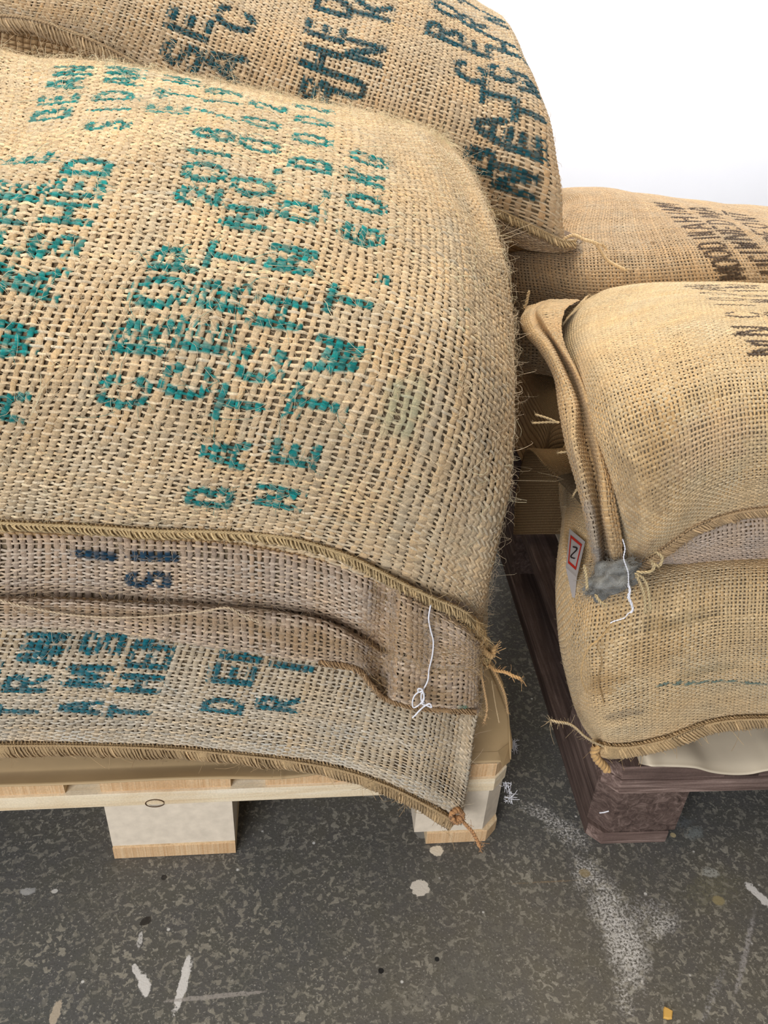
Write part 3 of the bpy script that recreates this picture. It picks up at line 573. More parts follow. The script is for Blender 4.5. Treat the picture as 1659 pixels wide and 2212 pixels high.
LC = word([('C', 268, 845), ('R', 305, 728), ('O', 345, 632), ('P', 385, 560), ('2', 428, 425), ('0', 442, 372), ('1', 452, 328), ('8', 458, 290), ('/', 470, 250), ('1', 480, 222), ('9', 487, 203),
           ('C', 408, 825), ('E', 442, 722), ('R', 478, 640), ('T', 493, 558), ('N', 528, 473), ('O', 545, 405), ('.', 567, 370), ('0', 562, 318), ('0', 566, 268), ('2', 578, 232),
           ('B', 458, 1075), ('A', 488, 980), ('T', 518, 872), ('C', 560, 785), ('H', 602, 675), ('N', 632, 560), ('O', 650, 458), ('.', 674, 412), ('B', 670, 355), ('0', 672, 302), ('0', 674, 262), ('2', 676, 237),
           ('N', 600, 1075), ('E', 636, 975), ('T', 678, 872), ('W', 728, 770), ('T', 755, 652), ('.', 798, 598), ('6', 780, 508), ('0', 788, 440), ('K', 792, 385), ('G', 796, 345),
           ('I', -65, 1040), ('A', 2, 880), ('W', 22, 735), ('A', 78, 612), ('S', 118, 532), ('H', 148, 462), ('E', 172, 408), ('D', 188, 358), ('S', 228, 272), ('I', 240, 238), ('D', 250, 208), ('A', 262, 178), ('M', 272, 155),
           ('C', -70, 700), ('O', -30, 600), ('F', -8, 520), ('F', 10, 460), ('E', 38, 408), ('E', 62, 345), ('B', 108, 250), ('E', 125, 215), ('A', 142, 185), ('N', 155, 155),
           ('E', 365, 240), ('T', 380, 205), ('H', 392, 175)])
STC = [(870, 880, .018, .030, s2l((120, 160, 130)), .35), (460, 930, .02, .015, s2l((196, 160, 96)), .3), (1010, 672, .004, .004, s2l((30, 120, 110)), .7), (1000, 1110, .02, .02, s2l((176, 150, 120)), .2)]
wC = weave(C, .0077, .0054, .0052, .0023, (.04, .985), (0, .93), JW, JF, LC, INK_C, 11, kw=6, stains=STC, th=.0015, ns=5, amp=.0008)
fC = [fuzz(C, 14000, (.05, .99), (0, .9), .012, .0016, .00018, s2l((236, 214, 176)), 3, LC, INK_C), fuzz(C, 2600, (.80, .98), (0, .75), .009, .005, .00016, s2l((236, 214, 176)), 4), fuzz(C, 3800, (.15, .98), (.66, .86), .012, .004, .00016, s2l((240, 220, 180)), 5)]
front_sack = make_sack('burlap_sack', 'large bulging burlap sack with teal print NET WT 60 KG, topmost at the front', C, None, 'coffee sacks on the left pallet', .0, extra=[wC] + fC, ra=(.04, .985), rb=(0, .93))
hp = [at(x, y, y=d) for x, y, d in ((-200, 1118, -.024), (-60, 1122, -.024), (70, 1128, -.026), (190, 1133, -.027), (330, 1142, -.028), (470, 1144, -.028), (600, 1154, -.028), (680, 1172, -.029), (760, 1200, -.03), (850, 1246, -.03), (930, 1286, -.03), (1000, 1318, -.022), (1042, 1372, -.005), (1062, 1405, .0))]
hem('stitched_hem', front_sack, hp, .007, .006, s2l((184, 160, 116)), .007, .0009, 5, cord=True, loops=.002, down=(0, -.5, -1), w_end=1.5)
hem('stitched_hem', front_sack, [at(1000, 1322, y=-.02), at(1036, 1345, y=-.012), at(1052, 1385, y=-.004), at(1058, 1420, y=.003)], .012, .010, s2l((196, 164, 112)), .008, .0014, 6, cord=False, loops=.004, down=(-.6, -.3, -.6))
twine('corner_twine', front_sack, [at(1052, 1432, y=.002), at(1068, 1447, y=-.004), at(1092, 1452, y=-.012), at(1108, 1460, y=-.018), at(1124, 1466, y=-.02)], .0018, s2l((214, 170, 112)), fray=.012, seed=3)
twine('corner_twine', front_sack, [at(1060, 1440, y=.0), at(1075, 1465, y=-.002), at(1090, 1500, y=.0), at(1097, 1540, y=.01)], .0016, s2l((196, 160, 110)), fray=.006, seed=4)
wt = [(930, 1308), (926, 1335), (930, 1360), (936, 1385), (934, 1415), (927, 1445), (924, 1470), (913, 1492)]
WT = lambda P, dy=-.052: [at(x, y, y=dy) for x, y in P]
threads = tubes(spline1(np.array(WT(wt)), 80)[None], np.array([.0008]), 6)
kn = WT([(913, 1492), (905, 1495), (903, 1488), (912, 1490), (916, 1508), (912, 1520), (922, 1524), (932, 1528), (928, 1520), (916, 1526), (906, 1535), (896, 1546), (891, 1550)], -.056)
kn2 = WT([(908, 1492), (896, 1502), (891, 1516), (893, 1528), (902, 1525), (912, 1515), (917, 1500), (911, 1497), (910, 1512), (916, 1518)], -.055)
a2, b2 = tubes(spline1(np.array(kn), 110)[None], np.array([.0009]), 6); a3, b3 = tubes(spline1(np.array(kn2), 110)[None], np.array([.0008]), 6)
mesh('white_thread', np.concatenate([threads[0], a2, a3]), np.concatenate([threads[1], b2 + len(threads[0]), b3 + len(threads[0]) + len(a2)]), WHITE, front_sack)['label'] = 'white sewing thread ending in a small knotted bow'

# ------------------------------------------------------------------ middle sack of the left stack (strip + hem flap)
X = np.array([-330, -160, 0, 150, 300, 450, 600, 700, 775, 826, 860, 930, 995, 1034])
S_ = np.interp(X, [-330, 0, 150, 300, 450, 600, 700, 780, 830, 880, 950, 1040], [1118, 1132, 1136, 1146, 1150, 1164, 1186, 1216, 1240, 1265, 1302, 1372])
R0 = np.interp(X, [-330, 0, 150, 253, 380, 506, 633, 700, 768, 800, 826, 863, 917, 971, 1034], [1352, 1356, 1356, 1370, 1382, 1403, 1424, 1427, 1440, 1470, 1500, 1518, 1526, 1531, 1536])
R3 = np.interp(X, [-330, 0, 130, 253, 380, 506, 600, 700, 775, 826, 860, 930, 1034], [1280, 1286, 1285, 1291, 1298, 1307, 1318, 1338, 1372, 1404, 1412, 1430, 1440])
yB = {0: -.030, 1: -.034, 2: -.026, 3: .0, 4: -.012, 5: -.014, 6: .012}
right = np.clip((X - 760) / 100, 0, 1)
net = []
for i in range(7):
    py = {0: R0, 1: (R0 + R3) / 2 + 6, 2: R3 + 13, 3: R3, 4: S_ * .35 + R3 * .65, 5: S_ * .72 + R3 * .28, 6: S_ - 14}[i]
    row = []
    for j, x in enumerate(X):
        y = yB[i] * (1 - right[j]) + right[j] * {0: -.030, 1: -.040, 2: -.043, 3: -.046, 4: -.046, 5: -.042, 6: -.01}[i]
        if abs(x - 826) < 2 and 0 < i < 6: y += .024
        if x == 860 and i < 6: y -= .006
        if x > 1000: y += .02
        row.append(at(x + (i * 2 if 700 < x < 1000 else 0), py[j], y=y))
    e = row[-1]; row.append(add(e, (-.002, .05, .0))); row.append(add(e, (-.02, .13, .005)))
    net.append(row)
b = net[0]; net.insert(0, [add(p, (0, .022, .0005)) for p in b])            # turned under
tp = net[-1]; net.append([(p[0], .10, max(p[2], .47)) for p in tp]); net.append([(p[0], .30, .475) for p in tp]); net.append([(p[0], .45, .40) for p in tp])
B = Sheet(net, 300, 320, wrinkle=.0009, seed=4)
JB, JBf = s2l((178, 156, 132)), s2l((206, 186, 160)); INK_B = s2l((12, 54, 74))
LB = [('I', 210, 1199, .028, .02, .0052, 1), ('I', 332, 1202, .034, .02, .0055, 1), ('S', 322, 1252, .034, .026, .0050, 1)]
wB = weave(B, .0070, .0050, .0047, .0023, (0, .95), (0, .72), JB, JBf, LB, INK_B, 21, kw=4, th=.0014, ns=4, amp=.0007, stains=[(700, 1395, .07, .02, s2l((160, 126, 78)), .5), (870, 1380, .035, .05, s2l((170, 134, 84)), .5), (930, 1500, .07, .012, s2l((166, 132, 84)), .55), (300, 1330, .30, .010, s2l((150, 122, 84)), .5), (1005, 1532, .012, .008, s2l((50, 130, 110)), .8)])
fB = [fuzz(B, 3800, (0, .93), (0, .6), .009, .0018, .00017, s2l((214, 192, 160)), 7), fuzz(B, 1600, (.6, .93), (0, .35), .009, .003, .00017, s2l((206, 172, 120)), 8)]
mid_sack = make_sack('burlap_sack', 'squashed burlap sack with hanging hem flap and dark number 5, middle of left stack', B, None, 'coffee sacks on the left pallet', .0, extra=[wB] + fB, ra=(0, .95), rb=(0, .72))
cr_ = [at(x, np.interp(x, X, R3) + 6, y=-.012) for x in (-300, -150, 0, 80, 160, 240, 320, 400, 480, 560, 640, 700)]
hem('stitched_hem', mid_sack, cr_, .006, .006, s2l((158, 130, 88)), .012, .0008, 9, cord=False, loops=.002, down=(0, -.8, -1))
twine('loose_yarn', mid_sack, [at(x, y, y=-.040) for x, y in ((-20, 1290), (30, 1305), (90, 1318), (170, 1330), (260, 1334), (350, 1330), (430, 1322), (490, 1313), (520, 1328), (560, 1345))], .0011, s2l((206, 184, 150)), n=120, fray=.004, seed=8)
le = [at(x, y, y=-.034) for x, y in ((690, 1425), (768, 1440), (800, 1470), (826, 1500), (863, 1516), (917, 1525), (971, 1530), (1030, 1534))]
hem('raw_edge', mid_sack, le, .005, .005, s2l((160, 130, 92)), .007, .0007, 10, cord=False, loops=.001, down=(0, -.4, -1))
twine('loose_yarn', mid_sack, [at(1030, 1380, y=-.02), at(1044, 1405, y=-.02), at(1062, 1418, y=-.018), at(1066, 1402, y=-.012)], .003, s2l((204, 166, 112)), fray=.014, seed=12)
twine('loose_yarn', mid_sack, [at(1036, 1440, y=-.02), at(1044, 1480, y=-.024), at(1052, 1530, y=-.026), at(1046, 1560, y=-.03)], .0013, s2l((196, 160, 112)), fray=.01, seed=13)
twine('loose_yarn', mid_sack, [at(1062, 1470, y=-.0), at(1070, 1520, y=-.0), at(1078, 1560, y=.004)], .0007, s2l((214, 186, 140)), fray=.004, seed=14, strands=1)

# ------------------------------------------------------------------ lowest sack of the left stack
AX = [((-330, 1600), (-215, 1285)), ((-160, 1602), (-50, 1290)), ((0, 1605), (112, 1296)), ((130, 1605), (240, 1300)), ((260, 1608), (370, 1308)), ((390, 1614), (492, 1320)), ((510, 1626), (608, 1335)), ((630, 1640), (720, 1352)), ((740, 1660), (822, 1372)), ((835, 1690), (902, 1394)), ((905, 1722), (958, 1415)), ((958, 1756), (1002, 1440)), ((996, 1782), (1036, 1462))]
yr0 = [.034, .034, .034, .032, .028, .024, .016, .006, -.006, -.018, -.024, -.026, -.026]
net = []
for i, fr in enumerate((0, .07, .25, .5, .78, 1.0)):
    row = []
    for j, (p, q) in enumerate(AX):
        x, y = p[0] + (q[0] - p[0]) * fr, p[1] + (q[1] - p[1]) * fr
        if j == 12: x, y = np.interp(fr, [0, .3, .6, .85, 1], [996, 1012, 1022, 1036, 1044]), np.interp(fr, [0, .3, .6, .85, 1], [1782, 1680, 1590, 1520, 1470])
        if j == 11: x, y = np.interp(fr, [0, .3, .6, 1], [962, 980, 994, 1010]), np.interp(fr, [0, .3, .6, 1], [1756, 1655, 1560, 1452])
        d = {0: yr0[j], 1: yr0[j] - .012, 2: -.012, 3: -.020, 4: -.008, 5: .02}[i]
        if i in (1, 2): d = min(d, yr0[j] + (-.012 if i == 1 else .0))
        if j >= 11: d += .010 * (i > 1)
        row.append(at(x, y, y=d))
    e = row[-1]; row.append(add(e, (-.004, .05 if i else .012, .012 if i == 0 else 0))); row.append(add(e, (-.02, .15 if i else .03, .03 if i == 0 else .0)))
    net.append(row)
tp = net[-1]; net.append([(p[0], .10, max(p[2], .372)) for p in tp]); net.append([(p[0], .30, .375) for p in tp]); net.append([(p[0], .44, .28) for p in tp]); net.append([(p[0], .43, .17) for p in tp])
A = Sheet(net, 280, 320, wrinkle=.0009, seed=9)
JA, JAf = s2l((188, 170, 140)), s2l((216, 200, 172)); INK_A = s2l((10, 98, 108))
H2, W2, K2 = .036, .024, .0042
LA = word([('T', 32, 1535), ('R', 58, 1478), ('A', 80, 1420), ('N', 100, 1385), ('A', 172, 1525), ('M', 190, 1462), ('S', 225, 1388), ('T', 278, 1535), ('H', 300, 1475), ('E', 318, 1425), ('N', 335, 1380),
           ('D', 484, 1525), ('E', 506, 1455), ('P', 528, 1402), ('R', 600, 1520), ('I', 632, 1440), ('T', -80, 1500), ('O', -50, 1440)], H2, W2, K2)
wA = weave(A, .0070, .0049, .0045, .0022, (0, .96), (0, .60), JA, JAf, LA, INK_A, 31, kw=4, th=.0014, ns=4, amp=.0007)
fA = [fuzz(A, 4200, (0, .92), (0, .5), .008, .0014, .00017, s2l((222, 204, 172)), 17, LA, INK_A)]
low_sack = make_sack('burlap_sack', 'lowest burlap sack of left stack, printed THE, corner hanging over the pallet', A, None, 'coffee sacks on the left pallet', .0, extra=[wA] + fA, ra=(0, .96), rb=(0, .60))
hp = [at(x, y, y=d - .006) for x, y, d in ((-300, 1598, .034), (-150, 1600, .034), (0, 1604, .034), (130, 1604, .032), (260, 1607, .028), (390, 1613, .024), (510, 1624, .016), (630, 1638, .006), (740, 1658, -.006), (835, 1690, -.016), (905, 1724, -.022), (955, 1752, -.028), (985, 1772, -.03))]
hem('stitched_hem', low_sack, hp, .018, .007, s2l((172, 146, 106)), .008, .0009, 15, cord=True, loops=.0012, down=(0, -.3, -1), w_end=.8)
twine('corner_twine', low_sack, [at(975, 1762, y=-.036), at(990, 1768, y=-.044), at(999, 1762, y=-.04), at(990, 1750, y=-.042), at(975, 1758, y=-.046), at(983, 1775, y=-.046), at(1000, 1770, y=-.042)], .0035, s2l((188, 140, 92)), fray=.006, seed=21)
twine('corner_twine', low_sack, [at(996, 1770, y=-.04), at(1008, 1784, y=-.042), at(1020, 1797, y=-.046), at(1030, 1815, y=-.052), at(1037, 1830, y=-.06)], .0021, s2l((196, 148, 100)), fray=.012, seed=22)

# ------------------------------------------------------------------ upper rear sack of the left pallet
DC = [  # (px, py) rows from hem to beyond the top, one list per warp
 [(-260, 0), (-250, -40), (-235, -85), (-215, -130), (-190, -175), (-170, -220), (-140, -270), (-100, -330)],
 [(-20, 56), (-8, 30), (8, -6), (22, -46), (38, -92), (55, -145), (80, -205), (110, -255)],
 [(200, 108), (215, 72), (232, 28), (248, -14), (265, -60), (283, -110), (305, -170), (330, -225)],
 [(355, 185), (370, 145), (390, 90), (408, 38), (425, -15), (442, -70), (462, -135), (480, -190)],
 [(530, 262), (548, 222), (570, 165), (590, 108), (608, 52), (622, -5), (640, -80), (655, -150)],
 [(640, 310), (655, 268), (676, 208), (694, 150), (710, 88), (722, 28), (735, -50), (745, -120)],
 [(810, 372), (828, 328), (850, 268), (870, 205), (888, 138), (903, 75), (915, 5), (922, -60)],
 [(950, 418), (968, 372), (988, 315), (1004, 250), (1014, 185), (1018, 120), (1012, 50), (1000, -15)],
 [(1020, 442), (1033, 395), (1048, 335), (1062, 270), (1070, 205), (1072, 140), (1062, 75), (1045, 15)],
 [(1100, 465), (1110, 418), (1122, 355), (1132, 290), (1136, 225), (1130, 160), (1110, 95), (1080, 35)],
 [(1180, 500), (1188, 450), (1190, 385), (1182, 315), (1170, 245), (1150, 180), (1122, 112), (1085, 45)],
 [(1222, 522), (1212, 478), (1208, 408), (1197, 335), (1180, 262), (1158, 195), (1130, 125), (1088, 50)]]
yd = [.448, .440, .440, .452, .478, .52, .58, .68]
net = []
for i in range(8):
    row = [at(*DC[j][i], y=yd[i] + (.0, .006, .03)[max(0, j - 9)]) for j in range(12)]
    e = row[-1]; row.append(add(e, (-.006, .09 if i else .05, -.01 if i else 0))); row.append(add(e, (-.05, .2 if i else .12, -.06 if i else 0)))
    row.insert(0, add(row[0], (-.05, .05, -.05))); net.append(row)
tp = net[-1]; net.append([(p[0], p[1] + .13, p[2] - .015) for p in tp]); net.append([(p[0], 1.06, p[2] - .10) for p in tp]); net.append([(p[0], 1.08, p[2] - .22) for p in tp])
D = Sheet(net, 300, 320, wrinkle=.0012, seed=14)
JD, JDf = s2l((194, 168, 132)), s2l((222, 200, 164)); INK_D = s2l((10, 74, 84))
H3, W3, K3 = .040, .026, .0047
LD = word([('C', 937, 131), ('R', 958, 72), ('O', 967, 20), ('P', 968, -25), ('C', 1018, 158), ('E', 1026, 100), ('R', 1022, 52), ('T', 1012, 8), ('B', 1034, 345), ('A', 1056, 276), ('T', 1076, 208), ('C', 1087, 160), ('H', 1088, 100), ('N', 1072, 45),
           ('N', 1104, 388), ('E', 1128, 305), ('T', 1142, 245), ('W', 1150, 190), ('T', 1143, 140), ('.', 1128, 95), ('S', 680, 196), ('H', 694, 130), ('E', 706, 66), ('D', 720, 12), ('A', 664, 262),
           ('U', 750, 188), ('N', 788, 112), ('K', 806, 22), ('I', 735, 235), ('S', 392, 118), ('E', 410, 50), ('C', 508, 42), ('A', 488, 140)], H3, W3, K3)
wD = weave(D, .0064, .0048, .0045, .0024, (.02, .975), (0, .72), JD, JDf, LD, INK_D, 41, kw=4, th=.0015, ns=3, amp=.0008)
fD = [fuzz(D, 3500, (.02, .96), (0, .7), .009, .0014, .0002, s2l((226, 204, 166)), 27, LD, INK_D), fuzz(D, 900, (.02, .45), (0, .07), .014, .006, .0002, s2l((226, 204, 166)), 29)]
# underside bulging below its hem, yarns toned darker to stand for shade
un = []
for i, f_ in enumerate((0, .25, .5, .8, 1.0)):
    row = []
    for (x0, y0, d0), (x1, y1, d1) in zip(((1000, 430, .45), (1045, 448, .45), (1080, 458, .452), (1130, 477, .455), (1180, 502, .46), (1222, 522, .47), (1238, 520, .50)), ((1000, 490, .52), (1060, 505, .50), (1095, 520, .50), (1140, 538, .50), (1190, 543, .50), (1232, 532, .49), (1255, 512, .51))):
        row.append(at(x0 + (x1 - x0) * f_, y0 + (y1 - y0) * f_ + (4 * f_ * (1 - f_)) * 8, y=d0 + (d1 - d0) * f_ - .02 * 4 * f_ * (1 - f_)))
    un.append(row)
un.append([add(p, (-.03, .10, -.005)) for p in un[-1]])
U = Sheet([r_ for r_ in un][::-1], 120, 120, wrinkle=.0006, seed=3)
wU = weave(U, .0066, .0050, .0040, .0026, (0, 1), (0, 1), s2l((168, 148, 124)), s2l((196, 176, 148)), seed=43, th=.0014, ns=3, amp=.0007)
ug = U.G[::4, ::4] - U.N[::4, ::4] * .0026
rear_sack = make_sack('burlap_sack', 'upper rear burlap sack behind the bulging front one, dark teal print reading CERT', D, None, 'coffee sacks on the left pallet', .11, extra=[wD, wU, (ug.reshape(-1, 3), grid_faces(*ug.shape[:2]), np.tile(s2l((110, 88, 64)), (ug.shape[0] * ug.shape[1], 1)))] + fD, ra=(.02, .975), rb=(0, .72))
hp = [at(x, y, y=d) for x, y, d in ((-260, -18, .44), (-120, 14, .438), (-20, 34, .436), (60, 42, .434), (130, 62, .434), (200, 90, .434), (280, 132, .436), (355, 186, .438), (450, 226, .44), (560, 275, .442), (700, 332, .442), (850, 386, .442))]
hem('stitched_hem', rear_sack, hp, .015, .010, s2l((160, 138, 106)), .008, .0009, 25, cord=True, loops=.002, down=(0, -.7, -1))
hp = [at(x, y, y=d) for x, y, d in ((1030, 442, .442), (1075, 452, .442), (1110, 468, .442), (1150, 487, .444), (1185, 505, .446), (1215, 518, .45), (1240, 516, .46))]
hem('stitched_hem', rear_sack, hp, .009, .007, s2l((176, 154, 116)), .008, .0010, 26, cord=True, loops=.003, down=(0, -.4, -1))
twine('corner_twine', rear_sack, [at(1218, 516, y=.45), at(1236, 508, y=.444), at(1250, 512, y=.44), at(1262, 518, y=.436), at(1284, 524, y=.43), at(1296, 540, y=.43), at(1312, 562, y=.43), at(1332, 574, y=.43), at(1350, 582, y=.43)], .0021, s2l((220, 192, 146)), n=90, fray=.010, seed=31)
twine('corner_twine', rear_sack, [at(1262, 516, y=.438), at(1282, 522, y=.43), at(1300, 530, y=.428), at(1310, 538, y=.428), at(1302, 528, y=.425)], .0014, s2l((220, 192, 146)), fray=.008, seed=32)

# ------------------------------------------------------------------ generic stuffed sack for the ones mostly hidden
def pillow(x0, x1, y0, y1, z0, z1, n1=4.0, n=24):
    """upper skin of a stuffed bag: rounded box that closes at mid height and turns under"""
    u = np.linspace(-1, 1, n); row = []
    cx, cy, hx, hy = (x0 + x1) / 2, (y0 + y1) / 2, (x1 - x0) / 2, (y1 - y0) / 2
    G = np.zeros((n, n, 3))
    f = lambda t: np.sign(t) * np.minimum(1, np.abs(np.sin(np.clip(t * 1.12, -1, 1) * np.pi / 2))) ** .8
    g = lambda t: np.clip(1 - np.abs(t) ** n1, 0, 1) ** .5
    V, Uu = np.meshgrid(u, u, indexing='ij')
    zt = g(Uu) * g(V); G[..., 0] = cx + hx * f(Uu) * (1 - .05 * V ** 2); G[..., 1] = cy + hy * f(V) * (1 - .05 * Uu ** 2); G[..., 2] = z0 + (z1 - z0) * zt
    return G
E_ = Sheet(pillow(-.68, .048, .475, 1.08, .45, .615, 6), 160, 160, wrinkle=.002, seed=20)
wE = weave(E_, .0060, .0050, .0042, .0030, (.5, 1), (0, .6), s2l((196, 164, 118)), s2l((214, 184, 140)), seed=51, th=.0013, ns=3, amp=.0007)
make_sack('burlap_sack', 'shadowed burlap sack glimpsed in the gap right behind the bulging teal printed sack', E_, None, 'coffee sacks on the left pallet', .0, extra=[wE], ra=(.5, 1), rb=(0, .6))
E0 = Sheet(pillow(-.72, -.06, .475, 1.12, .24, .45, 6), 100, 100, wrinkle=.002, seed=21)
make_sack('burlap_sack', 'lowest rear burlap sack of the left pallet, deep in the dark gap', E0, None, 'coffee sacks on the left pallet', .085, plain_all=True)

# ------------------------------------------------------------------ right stack: lower front sack
def close_right(row, zb):
    """the bag goes on to the right and rounds off at its far end"""
    e = np.asarray(row[-1], float); row.append(add(e, (.12, .01, -.003))); row.append(np.array([e[0] + .19, e[1] + .05, e[2] * .75 + zb * .25])); row.append(np.array([e[0] + .21, e[1] + .12, e[2] * .35 + zb * .65]))
FC = [[(1287, 1600), (1257, 1562), (1241, 1500), (1234, 1420), (1236, 1340), (1245, 1270), (1262, 1212)],
      [(1300, 1612), (1284, 1562), (1272, 1495), (1268, 1412), (1274, 1332), (1284, 1266), (1302, 1208)],
      [(1325, 1617), (1318, 1562), (1313, 1488), (1313, 1408), (1320, 1326), (1330, 1260), (1345, 1202)],
      [(1372, 1614), (1370, 1550), (1370, 1472), (1372, 1392), (1378, 1312), (1386, 1250), (1394, 1196)],
      [(1440, 1598), (1442, 1528), (1445, 1452), (1448, 1374), (1453, 1298), (1457, 1238), (1462, 1190)],
      [(1520, 1568), (1524, 1500), (1528, 1428), (1532, 1352), (1535, 1282), (1538, 1228), (1542, 1180)],
      [(1605, 1556), (1610, 1488), (1614, 1418), (1617, 1345), (1619, 1278), (1621, 1224), (1624, 1178)],
      [(1700, 1554), (1706, 1486), (1710, 1416), (1712, 1343), (1714, 1276), (1716, 1222), (1718, 1176)],
      [(1850, 1556), (1856, 1488), (1860, 1418), (1862, 1345), (1864, 1278), (1866, 1224), (1868, 1178)],
      [(2050, 1560), (2056, 1492), (2060, 1420), (2062, 1347), (2064, 1280), (2066, 1226), (2068, 1180)]]
yf = [.0, -.026, -.038, -.040, -.026, .0, .05]
net = []
for i in range(7):
    row = [at(*FC[j][i], y=yf[i] + ((.05, .018, .004)[j] if j < 3 and i else 0)) for j in range(10)]
    close_right(row, .24 if i else .17)
    e = row[0]; q = .17
    row.insert(0, add(e, (.004, .07 if i else .03, 0))); row.insert(0, (e[0] + .036, e[1] + (.17 if i else .12), e[2] * .92 + q * .08)); row.insert(0, (e[0] + .078, e[1] + (.30 if i else .26), e[2] * .82 + q * .18)); row.insert(0, (e[0] + .088, e[1] + (.36 if i else .32), e[2] * .80 + q * .20)); net.append(row)
tp = net[-1]; sx = lambda p, k: p[0] + k * max(0, 1 - (p[0] - .06) / .5)
net.append([(sx(p, .015), max(p[1], .14), max(p[2], .40)) for p in tp]); net.append([(sx(p, .01), max(p[1], .30), .37) for p in tp]); net.append([(sx(p, .015), .42, .33) for p in tp]); net.append([(sx(p, .02), .45, .24) for p in tp]); net.append([(sx(p, .025), .44, .153) for p in tp])
F_ = Sheet(net, 280, 300, wrinkle=.0008, seed=31)
JR, JRf = s2l((206, 176, 128)), s2l((216, 190, 146))
STF = [(1460, 1345, .05, .010, s2l((110, 100, 70)), .35), (1520, 1450, .04, .012, s2l((140, 128, 96)), .35), (1300, 1480, .025, .02, s2l((170, 130, 70)), .5), (1350, 1540, .02, .012, s2l((130, 116, 96)), .5), (1420, 1400, .03, .04, s2l((186, 146, 88)), .35)] + \
      [(1440 + k * 27, 1478 - 6 * math.sin(k / 8 * 3.0), .010, .0022, s2l((40, 108, 108)), .75) for k in range(9)]
wF = weave(F_, .0041, .0041, .0027, .0023, (0, .75), (0, .72), JR, JRf, seed=61, th=.0010, ns=3, amp=.0005, stains=STF, jit=.8)
fF = [fuzz(F_, 1500, (0, .9), (0, .55), .006, .0007, .00013, s2l((226, 204, 160)), 37)]
fsack = make_sack('burlap_sack', 'rounded fine-weave burlap sack lying on the old dark pallet, faint teal stripe', F_, None, 'coffee sacks on the right pallet', .0, extra=[wF] + fF, off=.0018, ra=(0, .75), rb=(0, .72), uvp=.0045)
hp = [at(x, y, y=d) for x, y, d in ((1288, 1590, .004), (1300, 1603, -.006), (1325, 1609, -.010), (1372, 1607, -.012), (1440, 1592, -.012), (1480, 1577, -.012), (1520, 1562, -.012), (1560, 1553, -.012), (1605, 1549, -.012), (1660, 1548, -.012), (1750, 1548, -.012), (1900, 1550, -.012))]
hem('stitched_hem', fsack, hp, .0150, .006, s2l((188, 160, 116)), .0075, .0011, 35, cord=True, down=(0, -.45, -1))
twine('corner_twine', fsack, [at(x, y, y=d) for x, y, d in ((1302, 1612, -.014), (1284, 1604, -.016), (1262, 1590, -.02), (1240, 1570, -.022), (1222, 1562, -.024), (1206, 1560, -.026), (1190, 1556, -.026))], .0015, s2l((214, 190, 146)), n=80, fray=.014, seed=41)
twine('corner_twine', fsack, [at(x, y, y=-.014) for x, y in ((1290, 1608), (1284, 1625), (1290, 1640), (1302, 1652), (1312, 1664))], .0048, s2l((206, 166, 108)), n=40, fray=.004, seed=42, strands=3, twist=.02)
twine('loose_yarn', fsack, [at(x, y, y=d) for x, y, d in ((1338, 1330, -.04), (1310, 1360, -.045), (1290, 1395, -.045), (1300, 1425, -.042), (1292, 1470, -.035), (1305, 1520, -.032))], .0006, s2l((186, 150, 96)), n=80, strands=1)

# ------------------------------------------------------------------ right stack: upper front sack
GC = [[(1352, 1236), (1350, 1180), (1338, 1100), (1313, 1010), (1284, 930), (1264, 850), (1238, 790), (1218, 740), (1222, 695), (1262, 652)],
      [(1376, 1226), (1378, 1160), (1364, 1075), (1340, 985), (1312, 900), (1288, 815), (1262, 755), (1250, 708), (1268, 662), (1305, 628)],
      [(1400, 1214), (1405, 1145), (1398, 1055), (1380, 965), (1356, 875), (1330, 795), (1308, 735), (1302, 690), (1318, 648), (1348, 617)],
      [(1438, 1188), (1450, 1115), (1450, 1030), (1438, 940), (1418, 855), (1396, 775), (1378, 715), (1372, 672), (1380, 640), (1402, 612)],
      [(1495, 1150), (1512, 1072), (1515, 995), (1508, 910), (1492, 828), (1472, 752), (1455, 695), (1447, 656), (1450, 632), (1465, 611)],
      [(1560, 1121), (1575, 1048), (1578, 972), (1573, 888), (1562, 810), (1546, 740), (1530, 688), (1522, 652), (1522, 630), (1532, 611)],
      [(1640, 1106), (1650, 1035), (1652, 960), (1649, 878), (1641, 804), (1628, 738), (1614, 688), (1604, 653), (1602, 632), (1606, 612)],
      [(1740, 1104), (1746, 1034), (1748, 960), (1745, 880), (1738, 806), (1727, 740), (1713, 690), (1702, 655), (1698, 634), (1694, 615)],
      [(1920, 1108), (1926, 1040), (1926, 965), (1922, 885), (1915, 812), (1903, 746), (1888, 696), (1876, 660), (1868, 640), (1860, 620)]]
yg = [.0, -.036, -.046, -.036, -.008, .04, .11, .2, .29, .39]
net = []
for i in range(10):
    row = [at(*GC[j][i], y=yg[i] + ((.045, .022, .008)[j] if j < 3 and 0 < i < 9 else 0)) for j in range(9)]
    close_right(row, .50 if i else .44)
    e = row[0]; row.insert(0, add(e, (.03, .05, -.01))); row.insert(0, add(e, (.08, .07, -.05))); net.append(row)
tp = net[-1]; net.append([(p[0], .45, p[2] - .05) for p in tp]); net.append([(p[0], .45, p[2] - .13) for p in tp])
G_ = Sheet(net, 300, 300, wrinkle=.0008, seed=41)
INK_G = s2l((74, 56, 38))
LG = word([('M', 1665, 752), ('N', 1632, 715), ('C', 1604, 680), ('I', 1586, 660), ('O', 1568, 648), ('D', 1550, 636), ('A', 1532, 626), ('N', 1518, 619), ('O', 1690, 680), ('M', 1660, 652), ('R', 1640, 640), ('I', 1620, 628), ('N', 1604, 620)], .040, .024, .0027)
